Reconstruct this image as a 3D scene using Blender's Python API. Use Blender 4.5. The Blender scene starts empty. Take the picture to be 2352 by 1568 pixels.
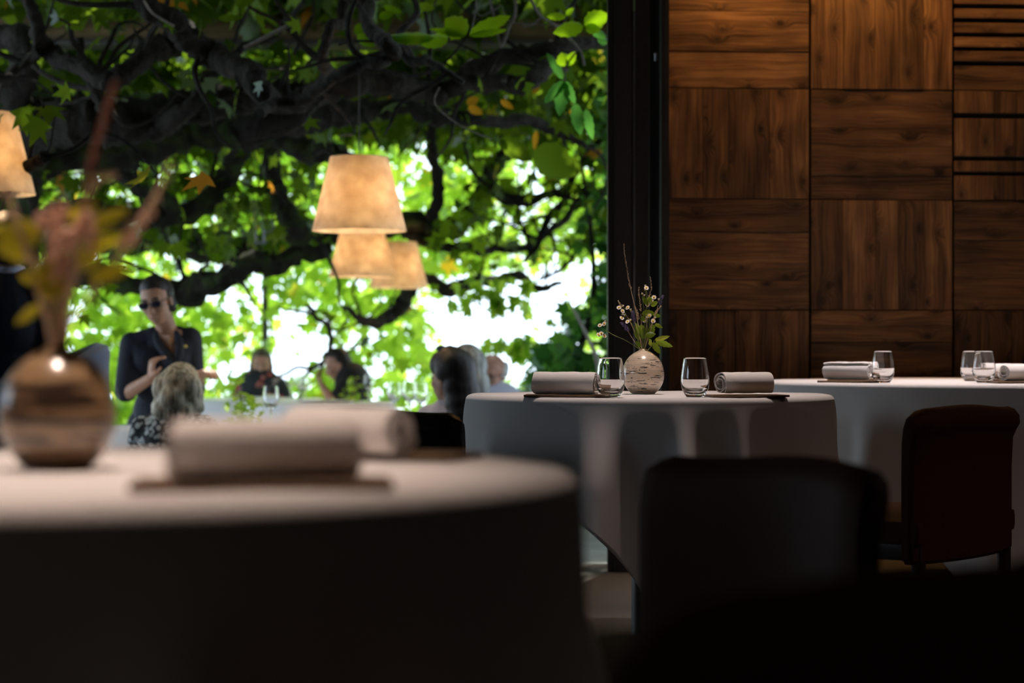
import bpy, bmesh, math, random
import numpy as np
from mathutils import Vector, Matrix, Euler, noise
R = math.radians
sc = bpy.context.scene
col = sc.collection
# ------------------------------------------------------------------ camera, world, light
F = 4667.0; CX = 1176.0; HY = 807.0; CZ = 0.873
cam_d = bpy.data.cameras.new('camera'); cam = bpy.data.objects.new('camera', cam_d); col.objects.link(cam)
cam.location = (0, 0, CZ); cam.rotation_euler = (R(90), 0, 0)
cam_d.sensor_width = 36; cam_d.lens = F*36/2352; cam_d.shift_y = 23/2352
cam_d.clip_start = .05; cam_d.clip_end = 300
cam_d.dof.use_dof = True; cam_d.dof.focus_distance = 5.75; cam_d.dof.aperture_fstop = 3.1
sc.camera = cam
sc.view_settings.view_transform = 'Standard'; sc.view_settings.look = 'None'
sc.view_settings.gamma = 1; sc.view_settings.use_curve_mapping = False
sc.view_settings.exposure = 0.0
sc.cycles.use_denoising = True
SKY = 3.6
w = bpy.data.worlds.new('World'); sc.world = w; w.use_nodes = True
nt = w.node_tree; bg = nt.nodes['Background']
bg.inputs[0].default_value = (.72, .86, 1, 1); bg.inputs[1].default_value = SKY

def lamp(name, kind, loc, energy, color, **kw):
    d = bpy.data.lights.new(name, kind); d.energy = energy; d.color = color
    tgt = kw.pop('target', None)
    for k, v in kw.items(): setattr(d, k, v)
    o = bpy.data.objects.new(name, d); col.objects.link(o); o.location = loc
    if tgt is not None: o.rotation_euler = (Vector(tgt)-Vector(loc)).to_track_quat('-Z', 'Y').to_euler()
    return o
lamp("sun", "SUN", (2, 30, 30), 9.0, (1, .95, .82), angle=R(1.5), target=(-3.5, 8.5, 0))
TABLES = {'front': (-.467, 2.09, .75, .535), 'mid': (.394, 5.85, .75, .528), 'far': (1.84, 7.20, .768, .95)}
WARM = (1, .76, .62)
lamp('table_or_fill_spot', 'SPOT', (-.50, 2.20, 2.70), 190, WARM, spot_size=R(38), spot_blend=.9, shadow_soft_size=.03, target=(-.52, 2.06, .75))
lamp('table_or_fill_spot', 'SPOT', (.42, 5.60, 2.70), 125, (1, .82, .74), spot_size=R(42), spot_blend=.8, shadow_soft_size=.03, target=(.39, 5.80, .75))
lamp('table_or_fill_spot', 'SPOT', (1.70, 6.95, 2.70), 210, (1, .88, .86), spot_size=R(62), spot_blend=.8, shadow_soft_size=.03, target=(1.65, 7.05, .75))
# wall washers: small downlights tight against the timber wall
for x_, e_ in ((.98, 26), (1.58, 26), (2.25, 14), (3.0, 8)):
    lamp('wall_washer', 'SPOT', (x_, 8.30+.07*(x_-.6), 2.735), e_, (1, .50, .15), spot_size=R(150), spot_blend=1, shadow_soft_size=.05, target=(x_, 8.34+.07*(x_-.6), 0))
# unseen spots added as fill for the cloth fronts, behind and beside the camera
for x_, y_, e_ in ((1.9, -.9, 22), (-2.2, -.4, 14), (2.9, 3.9, 38)):
    lamp('table_or_fill_spot', 'SPOT', (x_, y_, 2.70), e_, WARM, spot_size=R(125), spot_blend=.8, shadow_soft_size=.05, target=(x_, y_, 0))

# ------------------------------------------------------------------ helpers
def P(px, py, Y): return Vector(((px-CX)/F*Y, Y, CZ+(HY-py)/F*Y))
def props(o, label=None, cat=None, group=None, kind=None):
    if label: o['label'] = label
    if cat: o['category'] = cat
    if group: o['group'] = group
    if kind: o['kind'] = kind
    return o
def thing(name, label, cat, loc, group=None, rz=0):
    o = bpy.data.objects.new(name, None); col.objects.link(o); o.empty_display_size = .05
    o.location = loc; o.rotation_euler = (0, 0, rz)
    return props(o, label, cat, group)
def link(name, me, mat=None, parent=None, label=None, cat=None, group=None, kind=None, smooth=True, world=False):
    """link mesh; world=True: the vertices are world positions, moved into the parent's space"""
    if world and parent is not None:
        L = Vector(parent.location)
        p = parent.parent
        while p is not None: L = L + Vector(p.location); p = p.parent
        me.transform(Matrix.Translation(-L))
    o = bpy.data.objects.new(name, me); col.objects.link(o)
    if mat:
        for m in (mat if isinstance(mat, (list, tuple)) else [mat]): me.materials.append(m)
    if parent is not None: o.parent = parent
    if smooth:
        me.polygons.foreach_set('use_smooth', [True]*len(me.polygons))
        if hasattr(me, 'set_sharp_from_angle'): me.set_sharp_from_angle(angle=R(48))
    return props(o, label, cat, group, kind)
def mesh(vs, fs, name='m'):
    me = bpy.data.meshes.new(name); me.from_pydata([tuple(v) for v in vs], [], fs); me.update(); return me
def bmesh_to(bm, name='m'):
    me = bpy.data.meshes.new(name); bm.to_mesh(me); bm.free(); return me
def box_bm(bm, lo, hi, bev=0.0, mat=0):
    x0, y0, z0 = lo; x1, y1, z1 = hi
    g = bmesh.ops.create_cube(bm, size=1)
    vs = g['verts']
    for v in vs: v.co = Vector(((x0+x1)/2+v.co.x*(x1-x0), (y0+y1)/2+v.co.y*(y1-y0), (z0+z1)/2+v.co.z*(z1-z0)))
    es = list({e for v in vs for e in v.link_edges})
    if bev > 0: bmesh.ops.bevel(bm, geom=es, offset=bev, segments=2, affect='EDGES', profile=.7)
def box_me(lo, hi, bev=0.0):
    bm = bmesh.new(); box_bm(bm, lo, hi, bev); return bmesh_to(bm)
def lathe(prof, n=48, cap=False):
    vs = []; fs = []
    m = len(prof)
    for r, z in prof:
        for k in range(n):
            a = 2*math.pi*k/n; vs.append((max(r, 1e-5)*math.cos(a), max(r, 1e-5)*math.sin(a), z))
    for i in range(m-1):
        for k in range(n):
            k2 = (k+1) % n; fs.append((i*n+k, i*n+k2, (i+1)*n+k2, (i+1)*n+k))
    return vs, fs
def lathe_me(prof, n=48):
    vs, fs = lathe(prof, n); me = mesh(vs, fs)
    bm = bmesh.new(); bm.from_mesh(me); bmesh.ops.remove_doubles(bm, verts=bm.verts, dist=3e-5)
    bmesh.ops.recalc_face_normals(bm, faces=bm.faces); bm.to_mesh(me); bm.free(); return me
def catmull(pts, per=6):
    pts = [Vector(p) for p in pts]; out = []
    n = len(pts)
    for i in range(n-1):
        p0 = pts[max(i-1, 0)]; p1 = pts[i]; p2 = pts[i+1]; p3 = pts[min(i+2, n-1)]
        for k in range(per):
            t = k/per
            out.append(.5*((2*p1)+(p2-p0)*t+(2*p0-5*p1+4*p2-p3)*t*t+(3*p1-p0-3*p2+p3)*t**3))
    out.append(pts[-1]); return out
class MB:
    def __init__(s): s.v = []; s.f = []
    def add(s, vs, fs):
        o = len(s.v); s.v += [tuple(v) for v in vs]; s.f += [tuple(i+o for i in f) for f in fs]
    def tube(s, pts, rad, n=8, gnarl=0.0, seed=0):
        m = len(pts)
        if not hasattr(rad, '__len__'): rad = [rad]*m
        if len(rad) != m:
            rr = []
            for i in range(m):
                t = i/(m-1)*(len(rad)-1); a = int(min(t, len(rad)-2)); rr.append(rad[a]*(1-(t-a))+rad[a+1]*(t-a))
            rad = rr
        pts = [Vector(p) for p in pts]
        vs = []; up = Vector((0, 0, 1))
        t0 = (pts[1]-pts[0]).normalized()
        a = t0.cross(up)
        if a.length < .1: a = t0.cross(Vector((1, 0, 0)))
        a.normalize()
        for i in range(m):
            t = (pts[min(i+1, m-1)]-pts[max(i-1, 0)]).normalized()
            a = (a-t*a.dot(t)).normalized(); b = t.cross(a)
            for k in range(n):
                an = 2*math.pi*k/n; d = a*math.cos(an)+b*math.sin(an); r = rad[i]
                if gnarl:
                    q = pts[i]+d*r
                    r *= 1+gnarl*noise.noise(q*(1.6/max(rad[i], .02))*.35+Vector((seed, 0, 0)))+gnarl*.6*noise.noise(q*(2.8/max(rad[i], .02))*.5)
                vs.append(pts[i]+d*r)
        fs = [(i*n+k, i*n+(k+1) % n, (i+1)*n+(k+1) % n, (i+1)*n+k) for i in range(m-1) for k in range(n)]
        fs.append(tuple(reversed(range(n)))); fs.append(tuple((m-1)*n+k for k in range(n)))
        s.add(vs, fs)
    def ball(s, c, r, n=8, m=6, rz=None):
        c = Vector(c); rr = r if hasattr(r, '__len__') else (r, r, r)
        M = rz if rz is not None else Matrix.Identity(3)
        vs = [c+M@Vector((0, 0, rr[2]))]
        for i in range(1, m):
            th = math.pi*i/m
            for k in range(n):
                a = 2*math.pi*k/n; vs.append(c+M@Vector((rr[0]*math.sin(th)*math.cos(a), rr[1]*math.sin(th)*math.sin(a), rr[2]*math.cos(th))))
        vs.append(c+M@Vector((0, 0, -rr[2])))
        fs = [(0, 1+k, 1+(k+1) % n) for k in range(n)]
        for i in range(m-2):
            for k in range(n):
                fs.append((1+i*n+k, 1+(i+1)*n+k, 1+(i+1)*n+(k+1) % n, 1+i*n+(k+1) % n))
        L = len(vs)-1; b = 1+(m-2)*n
        fs += [(L, b+(k+1) % n, b+k) for k in range(n)]
        s.add(vs, fs)
    def build(s, name, mat, parent=None, **kw):
        return link(name, mesh(s.v, s.f), mat, parent, world=kw.pop('world', True), **kw)
def tree_copy(o, parent=None):
    c = o.copy(); col.objects.link(c)
    if parent is not None: c.parent = parent
    for ch in list(o.children): tree_copy(ch, c)
    return c

# ------------------------------------------------------------------ materials
def mat(name, color=(.5, .5, .5), rough=.5, metal=0, spec=.5, **kw):
    m = bpy.data.materials.new(name); m.use_nodes = True
    b = m.node_tree.nodes['Principled BSDF']
    b.inputs['Base Color'].default_value = (*color, 1); b.inputs['Roughness'].default_value = rough
    b.inputs['Metallic'].default_value = metal; b.inputs['Specular IOR Level'].default_value = spec
    for k, v in kw.items():
        i = b.inputs[k.replace('_', ' ')]; i.default_value = v
    return m
class N:
    """tiny node graph helper"""
    def __init__(s, m): s.m = m; s.t = m.node_tree; s.b = s.t.nodes.get('Principled BSDF')
    def n(s, typ, **kw):
        x = s.t.nodes.new(typ)
        for k, v in kw.items():
            if k.startswith('i_'):
                key = k[2:]; key = int(key) if key.isdigit() else key.replace('_', ' ')
                if hasattr(v, 'is_linked') or isinstance(v, bpy.types.NodeSocket): s.t.links.new(v, x.inputs[key])
                else: x.inputs[key].default_value = v
            else: setattr(x, k, v)
        return x
    def l(s, a, b): s.t.links.new(a, b)
    def ramp(s, fac, stops, mode='LINEAR'):
        r = s.n('ShaderNodeValToRGB'); s.l(fac, r.inputs[0]); e = r.color_ramp.elements; r.color_ramp.interpolation = mode
        while len(e) < len(stops): e.new(.5)
        for el, (p, c) in zip(e, stops): el.position = p; el.color = (*c, 1) if len(c) == 3 else c
        return r.outputs[0]
    def bump(s, h, strength=.3, dist=.01):
        b = s.n('ShaderNodeBump'); b.inputs['Strength'].default_value = strength; b.inputs['Distance'].default_value = dist
        s.l(h, b.inputs['Height']); s.l(b.outputs[0], s.b.inputs['Normal'])
def noisy(name, c0, c1, scale=20, rough=.6, bump=.2, dist=.003, detail=4, stretch=(1, 1, 1), spec=.4, lo=.35, hi=.65, **kw):
    m = mat(name, c0, rough, spec=spec, **kw); g = N(m)
    tc = g.n('ShaderNodeTexCoord'); mp = g.n('ShaderNodeMapping', i_Vector=tc.outputs['Object']); mp.inputs['Scale'].default_value = stretch
    nz = g.n('ShaderNodeTexNoise', i_Vector=mp.outputs[0]); nz.inputs['Scale'].default_value = scale; nz.inputs['Detail'].default_value = detail
    g.l(g.ramp(nz.outputs[0], [(lo, c0), (hi, c1)]), g.b.inputs['Base Color'])
    if bump: g.bump(nz.outputs[0], bump, dist)
    return m
def wood(name, dark, mid, light, gscale=1.0, rough=.55, spec=.35, knots=True, bump=.35):
    """timber from UV: u runs along the grain in metres, v across; v also carries a random board offset"""
    m = mat(name, mid, rough, spec=spec); g = N(m)
    uv = g.n('ShaderNodeUVMap'); uv.uv_map = 'UVMap'
    tone = g.n('ShaderNodeAttribute'); tone.attribute_name = 'tone'
    # warp
    mp0 = g.n('ShaderNodeMapping', i_Vector=uv.outputs[0]); mp0.inputs['Scale'].default_value = (2.5*gscale, 9*gscale, 1)
    wz = g.n('ShaderNodeTexNoise', i_Vector=mp0.outputs[0]); wz.inputs['Scale'].default_value = 1.0; wz.inputs['Detail'].default_value = 2
    # knots : voronoi, stretched
    mpk = g.n('ShaderNodeMapping', i_Vector=uv.outputs[0]); mpk.inputs['Scale'].default_value = (4.2*gscale, 8*gscale, 1)
    vk = g.n('ShaderNodeTexVoronoi', i_Vector=mpk.outputs[0], voronoi_dimensions='2D'); vk.inputs['Scale'].default_value = 1.0; vk.inputs['Randomness'].default_value = 1
    kn = g.n('ShaderNodeMapRange', i_Value=vk.outputs['Distance']); kn.inputs[1].default_value = .0; kn.inputs[2].default_value = .30; kn.inputs[3].default_value = 1; kn.inputs[4].default_value = 0
    kp = g.n('ShaderNodeMath', operation='POWER', i_0=kn.outputs[0], i_1=1.7)
    sep = g.n('ShaderNodeSeparateXYZ', i_Vector=uv.outputs[0])
    a = g.n('ShaderNodeMath', operation='MULTIPLY_ADD', i_0=wz.outputs[0], i_1=.055/gscale, i_2=sep.outputs[1])
    b = g.n('ShaderNodeMath', operation='MULTIPLY_ADD', i_0=kp.outputs[0], i_1=(.045 if knots else 0)/gscale, i_2=a.outputs[0])
    cmb = g.n('ShaderNodeCombineXYZ', i_X=g.n('ShaderNodeMath', operation='MULTIPLY', i_0=sep.outputs[0], i_1=.9).outputs[0], i_Y=b.outputs[0], i_Z=tone.outputs['Fac'])
    mp1 = g.n('ShaderNodeMapping', i_Vector=cmb.outputs[0]); mp1.inputs['Scale'].default_value = (3*gscale, 150*gscale, 3)
    gr = g.n('ShaderNodeTexNoise', i_Vector=mp1.outputs[0]); gr.inputs['Scale'].default_value = 1; gr.inputs['Detail'].default_value = 5; gr.inputs['Roughness'].default_value = .65
    mp2 = g.n('ShaderNodeMapping', i_Vector=cmb.outputs[0]); mp2.inputs['Scale'].default_value = (2*gscale, 22*gscale, 3)
    br = g.n('ShaderNodeTexNoise', i_Vector=mp2.outputs[0]); br.inputs['Scale'].default_value = 1; br.inputs['Detail'].default_value = 3
    mx = g.n('ShaderNodeMath', operation='MULTIPLY_ADD', i_0=gr.outputs[0], i_1=.55, i_2=g.n('ShaderNodeMath', operation='MULTIPLY', i_0=br.outputs[0], i_1=.45).outputs[0])
    cr = g.ramp(mx.outputs[0], [(.36, dark), (.50, mid), (.64, light)])
    # knots darken
    kc = g.n('ShaderNodeMix', data_type='RGBA', blend_type='MULTIPLY'); g.l(g.n('ShaderNodeMath', operation='MULTIPLY', i_0=kp.outputs[0], i_1=.9 if knots else 0).outputs[0], kc.inputs[0])
    g.l(cr, kc.inputs[6]); kc.inputs[7].default_value = (.08, .05, .04, 1)
    # large blotches of weathering
    mpb = g.n('ShaderNodeMapping', i_Vector=uv.outputs[0]); mpb.inputs['Scale'].default_value = (3, 5, 1)
    bz = g.n('ShaderNodeTexNoise', i_Vector=mpb.outputs[0]); bz.inputs['Scale'].default_value = 1.2; bz.inputs['Detail'].default_value = 3
    bl = g.ramp(bz.outputs[0], [(.32, (.55, .55, .55)), (.62, (1.15, 1.12, 1.08))])
    m2 = g.n('ShaderNodeMix', data_type='RGBA', blend_type='MULTIPLY'); m2.inputs[0].default_value = 1; g.l(kc.outputs[2], m2.inputs[6]); g.l(bl, m2.inputs[7])
    tv = g.n('ShaderNodeMapRange', i_Value=tone.outputs['Fac']); tv.inputs[3].default_value = .62; tv.inputs[4].default_value = 1.3
    m3 = g.n('ShaderNodeMix', data_type='RGBA', blend_type='MULTIPLY'); m3.inputs[0].default_value = 1; g.l(m2.outputs[2], m3.inputs[6]); g.l(tv.outputs[0], m3.inputs[7])
    g.l(m3.outputs[2], g.b.inputs['Base Color'])
    g.bump(mx.outputs[0], bump, .003)
    return m
def cloth_mat(name, color, scale=900, rough=.85, bump=.12, sheen=.3, transl=0):
    m = mat(name, color, rough, spec=.2); g = N(m); g.b.inputs['Sheen Weight'].default_value = sheen
    tc = g.n('ShaderNodeTexCoord'); nz = g.n('ShaderNodeTexNoise', i_Vector=tc.outputs['Object']); nz.inputs['Scale'].default_value = scale
    n2 = g.n('ShaderNodeTexNoise', i_Vector=tc.outputs['Object']); n2.inputs['Scale'].default_value = 9
    ad = g.n('ShaderNodeMath', operation='MULTIPLY_ADD', i_0=n2.outputs[0], i_1=4.0, i_2=nz.outputs[0])
    g.bump(ad.outputs[0], bump, .002)
    return m
def leaf_mat(name, dark, bright, old, gloss=.12, tfac=.55, tscale=1.0):
    m = bpy.data.materials.new(name); m.use_nodes = True; t = m.node_tree; t.nodes.clear(); g = N(m)
    at = g.n('ShaderNodeAttribute'); at.attribute_name = 'tint'
    c = g.ramp(at.outputs['Fac'], [(0, dark), (.55, tuple((a+b)/2 for a, b in zip(dark, bright))), (.9, bright), (.97, old)])
    hs = g.n('ShaderNodeMix', data_type='RGBA', blend_type='MULTIPLY'); hs.inputs[0].default_value = 1; g.l(c, hs.inputs[6]); hs.inputs[7].default_value = (.55, .5, .55, 1)
    df = g.n('ShaderNodeBsdfDiffuse', i_Color=hs.outputs[2])
    ts = g.n('ShaderNodeMix', data_type='RGBA', blend_type='MULTIPLY'); ts.inputs[0].default_value = 1; g.l(c, ts.inputs[6]); ts.inputs[7].default_value = (1.7*tscale, 1.5*tscale, .9*tscale, 1)
    tr = g.n('ShaderNodeBsdfTranslucent', i_Color=ts.outputs[2])
    gl = g.n('ShaderNodeBsdfGlossy'); gl.inputs['Roughness'].default_value = .38; gl.inputs['Color'].default_value = (.8, .9, 1, 1)
    m1 = g.n('ShaderNodeMixShader'); m1.inputs[0].default_value = tfac; g.l(df.outputs[0], m1.inputs[1]); g.l(tr.outputs[0], m1.inputs[2])
    fr = g.n('ShaderNodeFresnel'); fr.inputs[0].default_value = 1.4
    fm = g.n('ShaderNodeMath', operation='MULTIPLY', i_0=fr.outputs[0], i_1=gloss*5)
    m2 = g.n('ShaderNodeMixShader', i_0=fm.outputs[0]); g.l(m1.outputs[0], m2.inputs[1]); g.l(gl.outputs[0], m2.inputs[2])
    out = g.n('ShaderNodeOutputMaterial'); g.l(m2.outputs[0], out.inputs[0])
    return m
M = {}
M['timber'] = wood('timber', (.032, .016, .008), (.145, .076, .034), (.27, .155, .068))
M['planks'] = wood('planks', (.05, .035, .015), (.12, .08, .03), (.20, .14, .06), knots=False)
M['gap'] = mat('gap', (.012, .011, .010), .8)
M['floorwood'] = noisy('carpet', (.09, .085, .08), (.14, .13, .12), 300, .95, .4, .004)
M['paint'] = noisy('dark_plaster', (.06, .055, .048), (.07, .064, .056), 8, .8, .1)
M['metal'] = noisy('black_metal', (.034, .030, .026), (.044, .038, .034), 60, .42, .05, spec=.5)
M['steel'] = mat('brushed_steel', (.55, .60, .68), .3, 1)
M['linen'] = cloth_mat('table_linen', (.80, .77, .76))
M['napkin'] = cloth_mat('napkin_linen', (.84, .80, .77), 600, .9, .25)
M['leather'] = noisy('red_brown_leather', (.055, .018, .012), (.075, .025, .016), 240, .62, .25, .0015, spec=.12)
M['dleather'] = noisy('black_leather', (.014, .011, .010), (.02, .015, .013), 240, .42, .25, .0015, spec=.5)
M['cleg'] = mat('chair_leg', (.03, .02, .015), .4)
M['board'] = noisy('walnut_mat', (.10, .055, .03), (.18, .11, .06), 30, .6, .2, stretch=(1, 12, 12))
M['glass'] = mat('clear_glass', (1, 1, 1), 0.0, Transmission_Weight=1.0, IOR=1.5)
M['pane'] = mat('door_glass', (.9, .95, 1), 0.0, Transmission_Weight=1.0, IOR=1.05)
M['terrace'] = noisy('terrace_stone', (.22, .21, .19), (.34, .33, .30), 7, .8, .2)
M['bark'] = noisy('bark', (.009, .007, .005), (.020, .016, .012), 22, .9, .9, .03, stretch=(1, 1, 1))
M['moss'] = noisy('mossy_bark', (.012, .010, .006), (.028, .044, .009), 9, .95, .9, .03, lo=.45, hi=.62)
M['twig'] = noisy('pale_twig', (.20, .18, .15), (.32, .30, .27), 60, .8, .3)
M['leafA'] = leaf_mat('leaf_bright', (.18, .36, .04), (.48, .72, .13), (.70, .42, .05), gloss=.02, tfac=.68)
M['leafN'] = leaf_mat('leaf_vivid', (.05, .16, .008), (.20, .40, .012), (.60, .34, .03), gloss=.03, tfac=.5)
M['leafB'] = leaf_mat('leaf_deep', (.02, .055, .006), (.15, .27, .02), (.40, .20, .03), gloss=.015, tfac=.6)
M['leafC'] = leaf_mat('leaf_bluegreen', (.02, .12, .04), (.16, .42, .07), (.25, .5, .05), gloss=.05)
M['stem'] = noisy('green_stem', (.13, .16, .04), (.20, .22, .07), 80, .6, .1)
M['straw'] = noisy('dry_straw', (.42, .28, .17), (.52, .38, .24), 90, .8, .2)
M['redstraw'] = noisy('dry_red_stalk', (.22, .09, .05), (.30, .13, .08), 90, .8, .2)
M['pinkpod'] = noisy('dry_pink_bloom', (.50, .27, .18), (.62, .38, .27), 120, .9, .4)
M['lav'] = noisy('lavender_bloom', (.08, .07, .14), (.15, .12, .24), 200, .9, .3)
M['petal'] = mat('daisy_petal', (.85, .80, .76), .7)
M['pollen'] = noisy('daisy_centre', (.75, .48, .04), (.85, .6, .08), 900, .9, .4, .001)
# ------------------------------------------------------------------ room shell
struct = dict(kind='structure')
TZ = -.25                                                     # terrace level
link('floor', box_me((-4.2, -2.2, -.34), (4.6, 8.36, 0)), M['floorwood'], smooth=False, **struct)
link('floor_annex', box_me((.56, 8.36, -.34), (4.6, 9.0, 0)), M['floorwood'], smooth=False, **struct)
link('floor_terrace', box_me((-9, 8.36, TZ-.12), (9, 26, TZ)), M['terrace'], smooth=False, **struct)
link('ceiling', box_me((-4.2, -2.2, 2.75), (4.6, 9.0, 2.87)), M['paint'], smooth=False, **struct)
wr = bmesh.new(); WW = (2.9, 4.6, 1.25, 2.0)
for lo, hi in (((-4.2, -2.2, 0), (-4.05, WW[0], 2.75)), ((-4.2, WW[1], 0), (-4.05, 8.34, 2.75)), ((-4.2, WW[0], 0), (-4.05, WW[1], WW[2])), ((-4.2, WW[0], WW[3]), (-4.05, WW[1], 2.75))): box_bm(wr, lo, hi)
link('wall_left', bmesh_to(wr), M['paint'], smooth=False, **struct)
w1 = thing('fill_window', None, None, (-4.12, 3.75, 1.6)); w1['kind'] = 'structure'; wf = bmesh.new()  # unseen window and wall opening, added to bring fill onto the middle cloth
for lo, hi in (((-4.16, WW[0], WW[2]), (-4.08, WW[0]+.05, WW[3])), ((-4.16, WW[1]-.05, WW[2]), (-4.08, WW[1], WW[3])), ((-4.16, WW[0], WW[2]), (-4.08, WW[1], WW[2]+.05)), ((-4.16, WW[0], WW[3]-.05), (-4.08, WW[1], WW[3])), ((-4.16, 3.73, WW[2]), (-4.08, 3.77, WW[3]))): box_bm(wf, lo, hi, .003)
link('frame', bmesh_to(wf), M['metal'], w1, world=True, smooth=False)
link('wall_right', box_me((4.45, -2.2, 0), (4.6, 9.0, 2.75)), M['paint'], smooth=False, **struct)
link('wall_rear', box_me((-4.05, -2.2, 0), (4.45, -2.05, 2.75)), M['paint'], smooth=False, **struct)
link('wall_front', box_me((-4.05, 8.2, 2.42), (.62, 8.34, 2.87)), M['paint'], smooth=False, **struct)

link('wall_light_blocker', box_me((-9, 8.0, 2.87), (9, 8.34, 7.5)), M['paint'], smooth=False, **struct)  # unseen upper wall, added to block sky light from behind the camera
def boards_me(boards, frame):
    """boards: (u0, u1, z0, z1, grain 'H'/'V', id); frame(u, z, depth) -> world. UV along grain, tone per board"""
    bm = bmesh.new(); uvl = bm.loops.layers.uv.new('UVMap'); tl = bm.verts.layers.float.new('tone')
    for (u0, u1, z0, z1, gdir, bid) in boards:
        rg = random.Random(bid*7919+13); ou, ov, tone = rg.uniform(0, 50), rg.uniform(0, 50), rg.uniform(.1, 1)
        b = bmesh.new(); box_bm(b, (u0+.0008, 0, z0+.0008), (u1-.0008, .022+rg.uniform(-.002, .003), z1-.0008), .002)
        vm = {}
        for v in b.verts:
            nv = bm.verts.new(frame(v.co.x, v.co.z, v.co.y)); nv[tl] = tone; vm[v] = (nv, v.co.copy())
        for f in b.faces:
            try: nf = bm.faces.new([vm[v][0] for v in f.verts])
            except ValueError: continue
            for lp, v in zip(nf.loops, f.verts):
                c = vm[v][1]
                lp[uvl].uv = (c.x+ou, c.z+ov) if gdir == 'H' else (c.z+ou, c.x+ov)
        b.free()
    bmesh.ops.recalc_face_normals(bm, faces=bm.faces)
    return bmesh_to(bm)
WA = R(4); WX, WY = (1530-CX)/F*8.5, 8.5
def wframe(u, z, d): return Vector((WX+u*math.cos(WA)+d*math.sin(WA), WY+u*math.sin(WA)-d*math.cos(WA), z))
def wu(px): k = (px-CX)/F; return (k*WY-WX)/(math.cos(WA)-k*math.sin(WA))
def wz(py, px=1690): Y = WY+wu(px)*math.sin(WA); return CZ+(HY-py)/F*Y
me = box_me((0, -.12, 0), (3.9, -.001, 2.75)); me.transform(Matrix(((math.cos(WA), math.sin(WA), 0, WX), (math.sin(WA), -math.cos(WA), 0, WY), (0, 0, 1, 0), (0, 0, 0, 1))))
bm = bmesh.new(); bm.from_mesh(me); bmesh.ops.recalc_face_normals(bm, faces=bm.faces); bm.to_mesh(me); bm.free()
wallb = link('wall_timber', me, M['gap'], smooth=False, **struct)
cols = [1531, 1858, 2186.5, 2514, 2842, 3170, 3498]
rows = [2.75, wz(-50), wz(204.5), wz(458), wz(712), wz(966), wz(1220), .0]
cuts = {(0, 1): [28, 120], (0, 2): [1612, 1671, 1765], (0, 3): [533, 645], (0, 4): [1606, 1687],
        (1, 1): [1934, 2006, 2062, 2118], (1, 2): [296, 405], (1, 3): [1933, 2008, 2061, 2119], (1, 4): [786, 862],
        (2, 2): [2279, 2332], (2, 3): [553, 640], (2, 4): [2249, 2320]}
slots = {(2, 1): [(12, 23), (45, 55), (78, 88), (111, 120), (143, 154)], (2, 2): [(262, 274), (361, 371), (396, 405)]}
bid = 0
for ci in range(len(cols)-1):
    u0, u1 = wu(cols[ci])+.005, wu(cols[ci+1])-.005
    if u0 > 3.6: continue
    for ri in range(len(rows)-1):
        z1, z0 = rows[ri]-.0015, rows[ri+1]+.0015
        gd = 'H' if (ci+ri) % 2 == 1 or (ci == 0 and ri == 0) else 'V'
        if ri == 0: gd = 'V' if ci % 2 == 0 else 'H'
        cpx = cols[ci]+160; rg = random.Random(ci*31+ri)
        bl = []
        if gd == 'H':
            if (ci, ri) in cuts: zs = [z1]+[wz(y, cpx) for y in cuts[(ci, ri)]]+[z0]
            else: zs = [z1, z1-(z1-z0)*rg.uniform(.28, .4), z1-(z1-z0)*rg.uniform(.6, .75), z0]
            if (ci, ri) in slots:
                zs = [z1]
                for a, b in slots[(ci, ri)]: zs += [wz(a, cpx), wz(b, cpx)]
                zs.append(z0)
                for i in range(0, len(zs), 2): bid += 1; bl.append((u0, u1, zs[i+1], zs[i], 'H', bid))
            else:
                for a, b in zip(zs, zs[1:]): bid += 1; bl.append((u0, u1, b, a, 'H', bid))
        else:
            if (ci, ri) in cuts: us = [u0]+[wu(x) for x in cuts[(ci, ri)]]+[u1]
            else: us = [u0+(u1-u0)*t for t in (0, rg.uniform(.2, .28), rg.uniform(.42, .5), rg.uniform(.65, .75), 1)]
            segs = [(z0, z1)]
            if (ci, ri) in slots:
                zs = [z1]
                for a, b in slots[(ci, ri)]: zs += [wz(a, cpx), wz(b, cpx)]
                zs.append(z0); segs = [(zs[i+1], zs[i]) for i in range(0, len(zs), 2)]
            for a, b in zip(us, us[1:]):
                bid += 1
                for s0, s1 in segs: bl.append((a, b, s0, s1, 'V', bid))
        link('wood_panel', boards_me(bl, wframe), M['timber'], wallb, smooth=False)

# sliding glass door parked at the right end of the opening
door = thing('door_1', None, None, (.45, 8.2, 0)); door['kind'] = 'structure'
def pxbox(px0, px1, Y, d, z0, z1, bev=.003): return box_me(((px0-CX)/F*Y, Y, z0), ((px1-CX)/F*Y, Y+d, z1), bev)
link('stile', pxbox(1395.5, 1455, 8.05, .05, 0, 2.42, .006), M['metal'], door, world=True)
link('stile', pxbox(1412, 1450, 8.035, .016, 0, 2.42, .004), M['metal'], door, world=True)
link('edge_strip', pxbox(1455.2, 1458.3, 8.04, .012, .02, 2.22, .001), M['steel'], door, world=True)
link('frame', pxbox(1458, 1491, 8.14, .05, 0, 2.42, .004), M['metal'], door, world=True)
link('glass_pane', pxbox(1490, 1519, 8.165, .008, .02, 2.40, 0), M['pane'], door, world=True)
link('frame', pxbox(1491, 1519, 8.24, .03, 0, 2.42, .002), mat('door_back_blue', (.012, .014, .02), .5), door, world=True)
link('jamb', pxbox(1519, 1530.5, 8.10, .10, 0, 2.75, .003), M['metal'], door, world=True)
b = MB(); b.tube([P(1506, 122, 8.11), P(1506, 140, 8.11)], .006, 8); b.ball(P(1505, 124, 8.095), .006); b.build('catch', M['steel'], door)
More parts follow.
